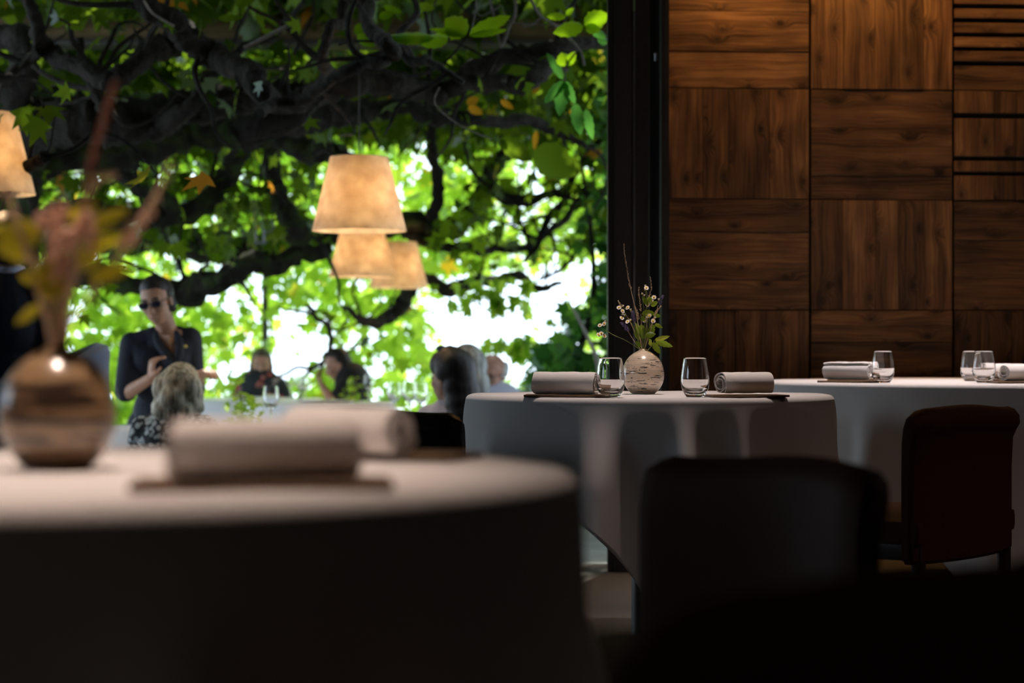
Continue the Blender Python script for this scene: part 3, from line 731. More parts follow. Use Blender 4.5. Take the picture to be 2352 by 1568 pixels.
# dense bush on the right, closer than the far trees
pos = []
while len(pos) < 8500:
    Y = rnd.uniform(12.95, 14.8); X = rnd.uniform(.02, 2.4); Z = rnd.uniform(TZ, 3.0)
    px = CX+F*X/13.6; py = HY-F*(Z-CZ)/13.6
    edge = 1395-min(185, max(0, (py-590)*.72))+18*math.sin(py*.06)
    if py < 590: edge = 1395-max(0, 60-abs(py-480)*.1)
    dd = px-edge
    if dd < 0 or (py < 560 and rnd.random() < .45): continue
    if rnd.random() < (.75+noise.noise(Vector((X*3, Z*3, 5)))*1.1): pos.append((X, Y, Z))
bush = thing('ivy_bush', 'dense dark green leafy bush rising beside the open glass door', 'bush', (1.0, 13.5, TZ))
leaves('foliage', pos, .125, M['leafC'], bush, droop=.5)
b = MB()
for k in range(7):
    x = .45+.22*k; b.tube(catmull([(x, 13.8, TZ), (x-.05, 13.7, .6), (x+.1, 13.6, 1.3), (x+.2*(k % 2), 13.5, 2.2)], 5), [.04, .03, .02, .008], 7, gnarl=.3, seed=k)
b.build('stems', M['bark'], bush)
b = MB(); b.tube(catmull([P(1305, 690, 12.2), P(1330, 735, 12.2), P(1355, 785, 12.2), P(1372, 830, 12.2), P(1378, 905, 12.2), P(1380, 1115, 12.2)], 6), [.005, .009, .012, .014, .014, .016], 7)
b.build('bare_branch', M['twig'], bush)
# spray of leaves hanging in the gap of sky
leaves('hanging_leaves', [tuple(P(rnd.gauss(1130, 55), rnd.gauss(672, 22), 14.4)) for _ in range(55)]+[tuple(P(rnd.gauss(1170, 35), rnd.gauss(790, 12), 15)) for _ in range(26)], .13, M['leafA'], t2, droop=1.2)

# ---- compound leaves close to the door
def leaflet(b, base, tip, wpx, Y, tilt=0.0, n=9, cup=.12, dy=0.0):
    """a serrated leaf blade between two picture points at depth Y (tip dy deeper)"""
    A = P(base[0], base[1], Y); B = P(tip[0], tip[1], Y+dy); w_ = wpx/F*Y
    ax = (B-A); ln = ax.length; ax.normalize()
    view = Vector((0, 1, 0)); side = ax.cross(view).normalized()
    side = (side*math.cos(tilt)+ax.cross(side)*math.sin(tilt)).normalized(); nrm = side.cross(ax)
    vs = []; fs = []
    for i in range(n+1):
        t = i/n; wd = .5*w_*(math.sin(math.pi*t**.8)**.75 if 0 < t < 1 else 0)*(1.12 if i % 2 else .94)
        c = A+ax*ln*t+nrm*(-.10*ln*math.sin(t*math.pi)*.6)
        vs += [c-side*wd+nrm*wd*cup*2, c-side*wd*.5+nrm*wd*cup*.5+nrm*(.006*ln if i % 2 else 0), c, c+side*wd*.5+nrm*wd*cup*.5+nrm*(.006*ln if i % 2 else 0), c+side*wd+nrm*wd*cup*2]
    for i in range(n):
        for k in range(4): a = i*5+k; fs.append((a, a+1, a+6, a+5))
    b.add(vs, fs)
def leafobj(name, parent, m, specs, Y, tint=.85, extra=None, world=True):
    for s_ in specs:
        b = MB(); leaflet(b, s_[0], s_[1], s_[2], s_[3] if len(s_) > 3 else Y, s_[4] if len(s_) > 4 else .3, dy=s_[5] if len(s_) > 5 else 0)
        o = b.build(name, m, parent)
        a = o.data.attributes.new('tint', 'FLOAT', 'POINT'); a.data.foreach_set('value', [tint]*len(o.data.vertices))
near = thing('chestnut_branch', 'hanging branch of large serrated green leaves at the top beside the door', 'branch', tuple(P(1250, -200, 9.0)))
leafobj('leaf', near, M['leafN'], [((1072,78),(1022,42),62),((1078,80),(1174,36),34),((1078,82),(1168,68),16),((1070,82),(985,66),16),((1066,84),(1000,76),12)], 8.9, .9)
leafobj('leaf', near, M['leafN'], [((1340,60),(1270,76),38),((1342,58),(1398,32),44),((1345,62),(1380,70),24),((1300,38),(1255,38),20),((1300,36),(1318,18),14)], 8.9, .88)
leafobj('leaf', near, M['leafN'], [((1030,86),(965,104),36),((1000,88),(880,92),30),((960,96),(885,84),24)], 9.1, .72)
leafobj('leaf', near, M['leafC'], [((1392,88),(1352,64),22),((1396,96),(1372,92),20),((1296,185),(1250,238),26),((1296,185),(1284,268),34),((1298,186),(1322,240),20),((1294,182),(1255,120),22)], 9.0, .25)
leafobj('leaf', near, M['leafN'], [((1300,152),(1290,120),36),((1302,150),(1322,118),22)], 9.0, .85)
leafobj('leaf', near, M['leafC'], [((1320,236),(1334,312),30),((1345,250),(1362,322),22)], 9.0, .3)
leafobj('leaf', near, M['leafB'], [((1225,345),(1325,402),86,10.6,.5),((1150,318),(1222,370),46,10.6,.4),((1148,320),(1165,345),20)], 10.6, .6)
leafobj('leaf', near, M['leafN'], [((820,80),(862,108),26),((815,78),(840,52),24),((870,40),(905,28),20),((880,14),(925,30),16)], 9.3, .62)
leafobj('leaf', near, M['leafB'], [((500,42),(560,40),16),((540,10),(590,-6),26),((600,70),(640,78),14),((160,62),(190,66),14),((120,60),(150,52),12),((960,12),(1000,20),20)], 9.4, .8)
leafobj('yellowed_leaf', near, M['leafN'], [((1072,240),(1100,225),22,10.4),((1075,245),(1110,262),20,10.4),((1310,250),(1330,275),20,10.4),((1232,300),(1228,345),14,10.4),((1150,230),(1180,250),16,10.4),((1285,215),(1300,240),14,10.4),((1220,215),(1240,190),18,10.4)], 10.4, 1.0)
b = MB()
for pts, r in (([(1205,-30),(1225,10),(1243,38),(1280,62),(1330,112),(1342,150)],.007), ([(1243,38),(1226,55),(1200,60)],.006), ([(1118,-30),(1132,30),(1142,75),(1150,108)],.007), ([(1182,-30),(1184,30),(1170,60),(1160,90),(1150,108)],.009),
              ([(1090,20),(1105,36),(1140,20),(1152,14),(1165,45),(1200,55),(1300,58)],.003), ([(1010,200),(1000,240),(1060,290),(1130,320)],.004), ([(1095,-20),(1092,30),(1080,78)],.004), ([(1330,112),(1300,150),(1298,186)],.004), ([(660,60),(600,90),(560,110)],.009),([(330,0),(350,30),(400,60)],.006)):
    b = MB(); b.tube(catmull([P(x, y, 9.0) for x, y in pts], 5), r, 6); b.build('stem', M['twig'], near)
# ------------------------------------------------------------------ terrace lamps
shade_m = bpy.data.materials.new('parchment_shade'); shade_m.use_nodes = True; g = N(shade_m); g.t.nodes.clear()
tc = g.n('ShaderNodeTexCoord'); nz = g.n('ShaderNodeTexNoise', i_Vector=tc.outputs['Object']); nz.inputs['Scale'].default_value = 14; nz.inputs['Detail'].default_value = 6
cc = g.ramp(nz.outputs[0], [(.3, (.62, .50, .36)), (.7, (.90, .80, .64))])
d = g.n('ShaderNodeBsdfDiffuse'); g.l(cc, d.inputs[0]); tr = g.n('ShaderNodeBsdfTranslucent'); g.l(cc, tr.inputs[0]); mx = g.n('ShaderNodeMixShader'); mx.inputs[0].default_value = .5
g.l(d.outputs[0], mx.inputs[1]); g.l(tr.outputs[0], mx.inputs[2]); g.l(mx.outputs[0], g.n('ShaderNodeOutputMaterial').inputs[0])
bulb_m = mat('lamp_bulb', (1, .8, .5), .4, Emission_Color=(1, .62, .28, 1), Emission_Strength=12)
def pendant(px, bot, Y, label, rz=0):
    c = P(px, bot, Y); h = .357; t = thing('pendant_lamp', label, 'lamp', tuple(c), 'parchment lampshades hanging over the terrace', rz)
    rt, rb = .137, .225
    link('lamp_shade', lathe_me([(rb, 0), (rb+.003, .001), (rt+.003, h), (rt, h), (rt-.002, h-.002), (rb-.003, .003), (rb, 0)], 56), shade_m, t, label='cream parchment shade')
    b = MB()
    for k in range(3): a = k*2.094; b.tube([(0, 0, h-.03), (rt*math.cos(a), rt*math.sin(a), h-.012)], .003, 6)
    b.tube([(0, 0, h-.12), (0, 0, h-.02)], .018, 10); b.build('socket', M['metal'], t, world=False)
    b = MB(); b.tube([(0, 0, h-.03), (0, 0, 3.0-c.z)], .004, 6); b.build('cord', M['metal'], t, world=False)
    b = MB(); b.ball((0, 0, h-.16), (.033, .033, .042), 14, 10); b.build('bulb', bulb_m, t, world=False)
    l = bpy.data.lights.new('bulb_light', 'POINT'); l.energy = 11; l.color = (1, .70, .40); l.shadow_soft_size = .04
    o = bpy.data.objects.new('bulb_light', l); col.objects.link(o); o.parent = t; o.location = (0, 0, h-.215)
pendant(825, 531, 9.8, 'largest and nearest cream lampshade hanging over the terrace')
pendant(832, 636, 13.9, 'middle cream lampshade, just below and behind the largest one')
pendant(916, 661, 15.8, 'farthest cream lampshade, lowest of the three by the tree limbs')
pendant(-40, 446, 8.9, 'cream lampshade behind a limb at the left edge of the view')
# glass candle holders hanging from a wire, umbrella pole
po = thing('parasol_pole', 'slim dark upright pole standing on the terrace among the guests', 'pole', tuple(P(609, 807, 17.3).xy)+(TZ,))
b = MB(); q = P(609, 807, 17.3); b.tube([(q.x, q.y, TZ+.04), (q.x, q.y, CZ+(HY-610)/F*17.3)], .026, 12); b.build('shaft', M['metal'], po)
b = MB(); b.tube([(q.x, q.y, TZ), (q.x, q.y, TZ+.05)], .22, 24); b.build('base', M['metal'], po)
b = MB(); b.ball((q.x, q.y, CZ+(HY-606)/F*17.3), .03, 10, 8); b.build('cap', M['metal'], po)
hl = thing('hanging_glass_holder', 'small clear glass holder hanging on a wire from a mossy limb', 'holder', tuple(P(599, 556, 12.2)))
b = MB(); b.tube(catmull([P(625, 505, 12.2), P(630, 520, 12.2), P(618, 532, 12.2), P(604, 530, 12.2)], 5), .004, 6); b.tube([P(606, 526, 12.2), P(606, 556, 12.2)], .008, 8); b.tube([P(588, 530, 12.2), P(588, 556, 12.2)], .006, 8); b.tube([P(584, 557, 12.2), P(612, 557, 12.2)], .009, 8); b.build('rods', mat('holder_glass', (.16, .18, .20), .2), hl)
# ------------------------------------------------------------------ people: bodies grown from joined volumes into one surface
class Vol:
    def __init__(s): s.b = MB()
    def cap(s, p0, r0, p1, r1, n=16):
        p0, p1 = Vector(p0), Vector(p1); k = 8
        s.b.tube([p0.lerp(p1, i/k) for i in range(k+1)], [r0+(r1-r0)*i/k for i in range(k+1)], n); s.b.ball(p0, r0, n, 10); s.b.ball(p1, r1, n, 10); return s
    def chain(s, pts, rs):
        for a, b_, ra, rb in zip(pts, pts[1:], rs, rs[1:]): s.cap(a, ra, b_, rb)
        return s
    def ell(s, c, r, M_=None): s.b.ball(c, r, 20, 14, M_); return s
    def mesh(s, vox, smooth=4, factor=.5):
        me = mesh(s.b.v, s.b.f); o = bpy.data.objects.new('tmp', me); col.objects.link(o)
        m = o.modifiers.new('r', 'REMESH'); m.mode = 'VOXEL'; m.voxel_size = vox
        m2 = o.modifiers.new('s', 'SMOOTH'); m2.iterations = smooth; m2.factor = factor
        dg = bpy.context.evaluated_depsgraph_get(); dg.update()
        out = bpy.data.meshes.new_from_object(o.evaluated_get(dg)); bpy.data.objects.remove(o); return out
def V3(*a): return Vector(a)
SK = lambda n, c: noisy(n, c, tuple(x*.82 for x in c), 40, .5, .05)
skin1 = SK('skin_light', (.52, .29, .20)); skin2 = SK('skin_pale', (.58, .36, .28)); skin3 = SK('skin_ruddy', (.50, .26, .19))
def hair_mat(name, c0, c1, sc_=70):
    m = noisy(name, c0, c1, sc_, .55, .45, .004, stretch=(1, 1, .10), lo=.38, hi=.6); return m
h_black = hair_mat('dark_hair', (.012, .010, .010), (.03, .022, .02)); h_brown = hair_mat('brown_long_hair', (.010, .007, .006), (.028, .018, .016))
h_blonde = hair_mat('ash_blonde_hair', (.17, .15, .10), (.50, .45, .34)); h_grey = hair_mat('grey_hair', (.16, .17, .17), (.38, .40, .40)); h_white = hair_mat('white_hair', (.45, .46, .48), (.7, .7, .72))
navy = noisy('navy_suit', (.008, .011, .022), (.012, .017, .034), 90, .75, .2); black = noisy('black_shirt', (.009, .010, .014), (.014, .015, .02), 60, .8, .2)
shirt = cloth_mat('pale_blue_shirt', (.55, .56, .72), 200); lilac = cloth_mat('lilac_blouse', (.50, .46, .56), 200); trous = noisy('dark_trousers', (.02, .02, .025), (.03, .03, .035), 50, .8, .1)
def patterned(name, base, spots, scale, thr):
    m = mat(name, base, .8); g = N(m); tc = g.n('ShaderNodeTexCoord'); mp = g.n('ShaderNodeMapping', i_Vector=tc.outputs['Object']); mp.inputs['Scale'].default_value = (1, 1, 1)
    v = g.n('ShaderNodeTexVoronoi', i_Vector=mp.outputs[0]); v.inputs['Scale'].default_value = scale
    nz = g.n('ShaderNodeTexNoise', i_Vector=tc.outputs['Object']); nz.inputs['Scale'].default_value = scale*1.3
    a = g.n('ShaderNodeMath', operation='MULTIPLY_ADD', i_0=nz.outputs[0], i_1=.5, i_2=v.outputs['Distance'])
    f = g.ramp(a.outputs[0], [(thr, (1, 1, 1)), (thr+.05, (0, 0, 0))])
    cs = g.ramp(v.outputs['Color'], spots, 'CONSTANT')
    mx = g.n('ShaderNodeMix', data_type='RGBA', i_0=f); mx.inputs[6].default_value = (*base, 1); g.l(cs, mx.inputs[7]); g.l(mx.outputs[2], g.b.inputs['Base Color']); return m
bw = patterned('black_white_print', (.02, .025, .03), [(0, (.42, .47, .47)), (.5, (.55, .6, .6)), (.8, (.3, .34, .35))], 38, .72)
floral = patterned('floral_print', (.012, .016, .024), [(0, (.35, .05, .06)), (.35, (.22, .17, .20)), (.6, (.40, .13, .12)), (.8, (.10, .13, .05))], 15, .58)
def basis(f, u):
    f = Vector(f).normalized(); u = Vector(u); u = (u-f*u.dot(f)).normalized(); r = f.cross(u)      # r: person's right
    return Matrix((r, f, u)).transposed()
def head(v, c, B, s=1.0, jaw=1.0, nose=1.0):
    """c: centre of the head between the ears; B columns: right, forward, up"""
    q = lambda x, y, z: Vector(c)+B@Vector((x, y, z))*s
    v.ell(q(0, -.012, .035), (.076*s, .096*s, .082*s), B); v.ell(q(0, .022, -.03), (.062*s, .070*s, .085*s), B)
    v.ell(q(0, .045, -.085), (.036*s*jaw, .034*s, .026*s), B); v.ell(q(0, .062, .028), (.052*s, .026*s, .018*s), B)     # chin, brow
    v.cap(q(0, .082, .012), .009*s, q(0, .106*nose, -.026), .0125*s, 10); v.ell(q(0, .094, -.032), (.017*s, .012*s, .008*s), B)       # nose
    for e in (-1, 1):
        v.ell(q(e*.037, .062, -.022), (.024*s, .022*s, .022*s), B); v.ell(q(e*.076, -.005, -.008), (.008*s, .017*s, .030*s), B)       # cheek, ear
    v.ell(q(0, .086, -.056), (.023*s, .009*s, .0055*s), B); v.ell(q(0, .084, -.066), (.019*s, .009*s, .006*s), B)
    return q
def hand(v, wrist, d, palm_n, s=1.0, curl=.5, side=1):
    """palm and five separate fingers; d: direction of the palm, palm_n: where the palm faces, side: +1 thumb along palm_n x d"""
    d = Vector(d).normalized(); n = Vector(palm_n); n = (n-d*n.dot(d)).normalized(); t = n.cross(d)*side
    w_ = Vector(wrist); B = Matrix((t, d, n)).transposed()
    v.ell(w_+d*.045*s, (.040*s, .050*s, .016*s), B)
    for k, (off, ln) in enumerate(((.030, .070), (.010, .078), (-.011, .072), (-.031, .056))):
        p = w_+d*.085*s+t*off*s; dd = d; r = .0088*s; c = curl*(1+.12*k)
        pts = [w_+d*.045*s+t*off*.8*s, p]; rs = [.011*s, .0095*s]
        for j, f in enumerate((.45, .30, .25)):
            dd = (dd*math.cos(c)+n*math.sin(c)).normalized(); n2 = n*math.cos(c)-d*math.sin(c)
            pts.append(pts[-1]+dd*ln*f*s); rs.append(r*(1-.1*j)); dd = (dd*math.cos(c*.6)+n*math.sin(c*.6)).normalized()
        v.chain(pts, rs)
    b0 = w_+d*.018*s+t*.028*s; v.chain([b0, b0+(t*.75+d*.55+n*.35).normalized()*.036*s, b0+(t*.75+d*.55+n*.35).normalized()*.036*s+(d*.8+n*.5+t*.1).normalized()*.032*s], [.014*s, .011*s, .009*s])
def eyes(root, q, m_=None):
    for e in (-1, 1): b = MB(); b.ball(q(e*.031, .073, .004), .0105, 10, 8); b.build('eye', eye_m, root)
eye_m = mat('eye', (.06, .045, .04), .2)
def part(name, v, vox, m_, root, sm=4, **kw): return link(name, v.mesh(vox, sm), m_, root, world=True, **kw)
def glasses(root, q, m_=None, z=.006, name='glasses', s=1.0, up=None):
    b = MB(); up = up or (lambda x, y, zz: q(x, y, zz))
    for e in (-1, 1):
        ring = [up(e*.034+.027*math.cos(a), .094-.004*abs(math.sin(a)), z+.020*math.sin(a)) for a in [i*2*math.pi/18 for i in range(19)]]
        b.tube(ring, .0022, 6); b.tube([up(e*.061, .092, z+.006), up(e*.080, .02, z+.006), up(e*.079, -.02, z-.004)], .0022, 6)
    b.tube([up(-.008, .097, z+.004), up(.008, .097, z+.004)], .0022, 6); o = b.build(name, M['metal'], root)
    if m_:
        for e in (-1, 1):
            b = MB(); b.ball(up(e*.034, .0925, z), (.024, .002, .016), 16, 6, None); b.build('lens', m_, o, world=True)
    return o
tint_lens = mat('tinted_lens', (.02, .02, .04), .05, spec=.8)
def seated_legs(v, pel, fwd, floor, r=.075, spread=.11, knee=.42, shoes=None):
    f = Vector(fwd).normalized(); rt = Vector((f.y, -f.x, 0))
    for e in (-1, 1):
        h = pel+rt*e*.09; k = pel+f*knee+rt*e*spread; k.z = pel.z+.0; a = Vector((k.x, k.y, floor+.09))+f*.02
        v.chain([h, k, a], [r+.012, r*.78, r*.55])
        if shoes: shoes.chain([a+Vector((0, 0, -.045))-f*.04, a+Vector((0, 0, -.052))+f*.15], [.036, .032])
def guest(name_lbl, root_xy, J, skin, top, topm, hair=None, hairm=None, head_f=(0, -1, 0), head_u=(0, 0, 1), hs=1.0, vox=.0085, sleeve='short', chair=True, cface=None, legs=True, torso=(.165, .10), hands=True):
    """J: head, neck, chest, pelvis, shR, shL, elR, elL, wrR, wrL in world coordinates"""
    root = thing('person', name_lbl, 'person', (root_xy[0], root_xy[1], TZ))
    B = basis(head_f, head_u); v = Vol(); q = head(v, J['head'], B, hs)
    v.chain([Vector(J['head'])-B.col[2]*.05-B.col[1]*.02, J['neck']], [.052*hs, .056])
    chest, pel = Vector(J['chest']), Vector(J['pelvis'])
    sh = Vector(J['shR'])-Vector(J['shL']); sx = sh.normalized(); upv = (chest-pel).normalized(); BB = basis(sx.cross(upv)*-1, upv)
    def torso_(t, g):
        t.ell(chest+upv*.03, (torso[0]*1.0+g, torso[1]+.012+g, .17+g), BB); t.ell(chest.lerp(pel, .5), (torso[0]*.86+g, torso[1]+g, .20+g), BB); t.ell(pel+upv*.03, (torso[0]*.98+g, torso[1]+.02+g, .13+g), BB)
        t.chain([J['shR'], Vector(J['neck'])-upv*.055, J['shL']], [.056+g, .062+g, .056+g])
    torso_(v, -.004)
    for s_ in 'RL':
        v.chain([J['sh'+s_], J['el'+s_], J['wr'+s_]], [.052, .040, .027])
        if hands: d = Vector(J['wr'+s_])-Vector(J['el'+s_]); hand(v, J['wr'+s_], d, J.get('pn'+s_, (0, 0, -1)), .95, J.get('curl'+s_, .45), 1 if s_ == 'R' else -1)
    part('body', v, vox, skin, root)
    c = Vol(); torso_(c, .008)
    for s_ in 'RL':
        a, e, w_ = Vector(J['sh'+s_]), Vector(J['el'+s_]), Vector(J['wr'+s_])
        if sleeve == 'long': c.chain([a, e, e.lerp(w_, .9)], [.064, .052, .040])
        elif sleeve == 'elbow': c.chain([a, a.lerp(e, .98)], [.064, .054])
        else: c.chain([a, a.lerp(e, .62)], [.066, .060])
    part(top, c, vox, topm, root)
    if legs:
        t = Vol(); sh_ = Vol(); seated_legs(t, pel+Vector((0, 0, -.02)), cface, TZ, shoes=sh_); part('trousers', t, .012, trous, root); part('shoes', sh_, .010, black, root)
    if hair: h = Vol(); hair(h, q, B, J); part('hair', h, .006, hairm, root, 14)
    eyes(root, q)
    if chair:
        f = Vector(cface).normalized(); make_chair('terrace_chair', chair, 'chair', (pel.x-f.x*.20, pel.y-f.y*.20, TZ), math.atan2(-f.x, f.y)+math.pi, .46, M['dleather'], low=.35)
    return root, q, B
def hcap(v, q, B, back=.02, lift=.0, g=.010, front=.0, low=0):
    """skull cap of hair: keeps clear of the face"""
    for x, y, z, r in ((0, -.035, .040, .083), (0, -.012, .062, .073), (0, .012+front, .075, .052), (-.040, -.02, .03, .046), (.040, -.02, .03, .046), (0, -.05, .0, .070), (-.03, -.055, -.035+low, .045), (.03, -.055, -.035+low, .045)):
        v.ell(q(x, y, z), (r+g-.004,)*3, B)
tz = TZ
def at(px, py, Y): return P(px, py, Y)

# 1. man in a dark suit, back to us, at the left edge
Y = 8.9; root = thing('person', 'person in dark suit and white collar standing at the left edge, seen from behind', 'person', (P(10, 0, Y).x, Y, TZ))
B = basis((-.25, 1, 0), (0, 0, 1)); v = Vol(); q = head(v, P(18, 560, Y), B); v.cap(P(18, 590, Y), .055, P(14, 650, Y), .06)
cs = P(5, 760, Y); v.ell(cs, (.17, .11, .22), B)
hipz = TZ+.86
for e in (-1, 1):
    s_ = P(5+e*82, 668, Y); el = s_+V3(e*.03, .02, -.28); wr = el+V3(e*-.01, .12, -.24); v.chain([s_, el, wr], [.055, .042, .028]); hand(v, wr, (0, .2, -1), (0, 1, 0), 1, .3, e)
    h = Vector((cs.x+e*.09, Y, hipz)); v.chain([h, h+V3(0, .01, -.42), h+V3(0, 0, -.78)], [.08, .055, .04])
part('body', v, .009, skin1, root)
c = Vol(); c.ell(cs+V3(0, 0, .05), (.205, .135, .25), B); c.ell(V3(cs.x, Y, hipz+.12), (.175, .13, .26), B); c.chain([P(-80, 672, Y), P(8, 634, Y), P(86, 668, Y)], [.066, .070, .066])
for e in (-1, 1):
    s_ = P(5+e*82, 672, Y); el = s_+V3(e*.03, .02, -.28); c.chain([s_, el, el+V3(e*-.01, .11, -.22)], [.068, .056, .044])
part('suit_jacket', c, .010, navy, root)
c = Vol(); sh_ = Vol()
for e in (-1, 1): h = V3(cs.x+e*.09, Y, hipz); c.chain([h, h+V3(0, .01, -.42), h+V3(0, 0, -.78)], [.095, .072, .058]); sh_.chain([h+V3(0, -.04, -.815), h+V3(0, .15, -.822)], [.044, .036])
part('trousers', c, .011, navy, root); part('shoes', sh_, .010, black, root)
b = MB(); b.tube([P(16, 618, Y)+V3(.066*math.cos(a), .07*math.sin(a), .008*math.sin(a)) for a in [i*6.2832/20 for i in range(21)]], .015, 8); b.build('shirt_collar', shirt, root)
h = Vol(); hcap(h, q, B, g=.018, front=.01); part('hair', h, .007, h_black, root, 2)

# 2. waitress bending towards the guests
Y = 10.3; root = thing('person', 'person in navy short-sleeved suit and glasses, standing and gesturing with a raised hand', 'person', (P(372, 0, Y).x, Y+.1, TZ))
B = basis((-.22, -1, -.30), (-.20, -.18, 1)); v = Vol(); q = head(v, P(360, 692, Y-.04), B, .98, .9)
v.chain([P(372, 722, Y), P(384, 762, Y+.03)], [.050, .054])
JR, JL = P(303, 790, Y+.02), P(436, 778, Y+.04); up = V3(.02, .12, 1).normalized(); BB = basis((0, -1, .1), up)
v.ell(P(372, 850, Y+.05), (.130, .088, .17), BB); v.ell(P(362, 950, Y+.1), (.110, .08, .16), BB); v.chain([JR, P(382, 770, Y+.03), JL], [.048, .055, .048])
eR, wR = P(288, 905, Y-.06), P(346, 868, Y-.20); v.chain([JR, eR, wR], [.046, .037, .026]); hand(v, wR, P(352, 800, Y-.22)-wR, (.35, .2, -.15), .95, .75, 1)
eL, wL = P(452, 850, Y+.06), P(462, 855, Y-.22); eL = P(448, 905, Y+.05); wL = P(458, 862, Y-.16); v.chain([JL, eL, wL], [.046, .036, .026]); hand(v, wL, (.5, -.6, .25), (0, 0, -1), .95, .55, -1)
for e in (-1, 1): h = V3(P(366, 0, Y).x+e*.08, Y+.14, TZ+.74); v.chain([h, h+V3(0, 0, -.36), h+V3(0, 0, -.68)], [.075, .05, .036])
part('body', v, .0055, skin1, root, 3)
c = Vol(); c.ell(P(370, 866, Y+.06), (.150, .108, .16), BB); c.ell(P(362, 945, Y+.1), (.122, .100, .17), BB); c.ell(V3(P(362, 0, Y).x, Y+.14, TZ+.80), (.155, .12, .17), BB)
for a, bb in ((JR, P(352, 772, Y+.02)), (JL, P(408, 770, Y+.04))): c.cap(a, .058, bb, .046); c.cap(bb, .05, P(372, 846, Y+.02), .075)
c.cap(JR, .06, JR.lerp(P(372, 870, Y), .5), .09); c.cap(JL, .06, JL.lerp(P(372, 870, Y), .5), .09)
c.chain([JR, JR.lerp(eR, .93)], [.062, .058]); c.chain([JL, JL.lerp(eL, .9)], [.062, .056])
jk = part('suit_jacket', c, .006, navy, root, 3)
c = Vol(); sh_ = Vol()
for e in (-1, 1): h = V3(P(362, 0, Y).x+e*.085, Y+.15, TZ+.74); c.chain([h, h+V3(0, 0, -.36), h+V3(0, 0, -.64)], [.10, .078, .07]); sh_.chain([h+V3(0, .03, -.70), h+V3(0, -.15, -.705)], [.04, .032])
part('trousers', c, .010, navy, root); part('shoes', sh_, .010, black, root)
# open V neckline: lapels over bare skin
vn = MB(); a0, a1, a2 = P(366, 768, Y-.075), P(403, 772, Y-.075), P(405, 824, Y-.115); vn.add([a0, a1, a2, P(372, 790, Y-.085), P(406, 795, Y-.095), P(389, 770, Y-.09), P(390, 800, Y-.115)], [(0, 5, 6, 3), (5, 1, 4, 6), (3, 6, 2), (6, 4, 2)]); vn.build('neckline', skin1, root, label='bare skin in the V of the neckline')
for pts in (([P(358, 762, Y-.04), P(362, 785, Y-.10), P(382, 812, Y-.125), P(404, 832, Y-.135)]), ([P(404, 762, Y-.04), P(412, 785, Y-.10), P(412, 810, Y-.125), P(405, 832, Y-.135)])):
    b = MB(); b.tube(catmull(pts, 5), [.012, .022, .024, .012], 10); b.build('lapel', navy, root)
b = MB(); b.ball(P(426, 795, Y-.125), (.009, .004, .009)); b.build('lapel_pin', mat('brass_pin', (.7, .6, .2), .3, 1), root)
h = Vol(); hcap(h, q, B, g=.006); h.ell(q(0, -.115, .02), (.04, .035, .04)); part('hair', h, .006, h_black, root, 3)
eyes(root, q); glasses(root, q, tint_lens)
for e in (-1, 1): b = MB(); b.tube([q(e*.016, .090, .030), q(e*.034, .092, .036), q(e*.054, .082, .031)], .004, 6); b.build('eyebrow', h_black, root)

# 3. blonde guest from behind
def bob(h, q, B, J):
    hcap(h, q, B, g=.014)
    for x, y, z, r in ((-.07, -.03, -.01, .05), (.07, -.03, -.01, .05), (-.075, -.05, -.06, .045), (.075, -.05, -.05, .045), (0, -.085, -.03, .07), (-.045, -.09, -.08, .05), (.05, -.085, -.085, .048), (0, -.095, -.095, .045), (-.105, -.04, -.06, .026), (-.095, -.06, -.085, .026), (.095, -.02, -.065, .028), (-.05, -.05, .02, .07), (.05, -.05, .02, .07)): h.ell(q(x, y, z), (r, r, r*1.1))
Y = 9.25
guest('person with ash-blonde bobbed hair in black-and-white patterned top, seated with back to us', P(410, 0, Y).xy,
      dict(head=P(417, 903, Y+.02), neck=P(412, 950, Y), chest=P(398, 1030, Y-.02), pelvis=V3(P(398, 0, Y).x, Y-.06, TZ+.52), shR=P(470, 985, Y), shL=P(330, 985, Y), elR=P(485, 1110, Y+.12), elL=P(305, 1110, Y+.12), wrR=P(470, 1080, Y+.36), wrL=P(340, 1080, Y+.36)),
      skin2, 'blouse', bw, bob, h_blonde, head_f=(.25, 1, -.05), chair='terrace chair under the guest with the ash-blonde bob', cface=(.15, 1, 0), torso=(.15, .10), sleeve='elbow')
# 4. floral dress, far table
def shortfull(h, q, B, J): hcap(h, q, B, g=.010); h.ell(q(.07, -.02, -.03), (.03, .04, .06)); h.ell(q(-.07, -.02, -.03), (.03, .04, .06))
Y = 16.6
guest('person in dark floral top seated at the far terrace table beside the upright pole', P(601, 0, Y).xy,
      dict(head=P(600, 837, Y), neck=P(600, 868, Y), chest=P(598, 900, Y), pelvis=V3(P(598, 0, Y).x, Y+.08, TZ+.50), shR=P(561, 881, Y), shL=P(640, 882, Y), elR=P(545, 932, Y-.05), elL=P(668, 930, Y-.05), wrR=P(560, 925, Y-.30), wrL=P(700, 925, Y-.26)),
      skin3, 'floral_top', floral, shortfull, hair_mat('dark_blonde_hair', (.05, .045, .03), (.16, .13, .08)), head_f=(.1, -1, -.1), chair='terrace chair under the guest in the floral top', cface=(0, -1, 0), torso=(.175, .115), sleeve='elbow', vox=.011)
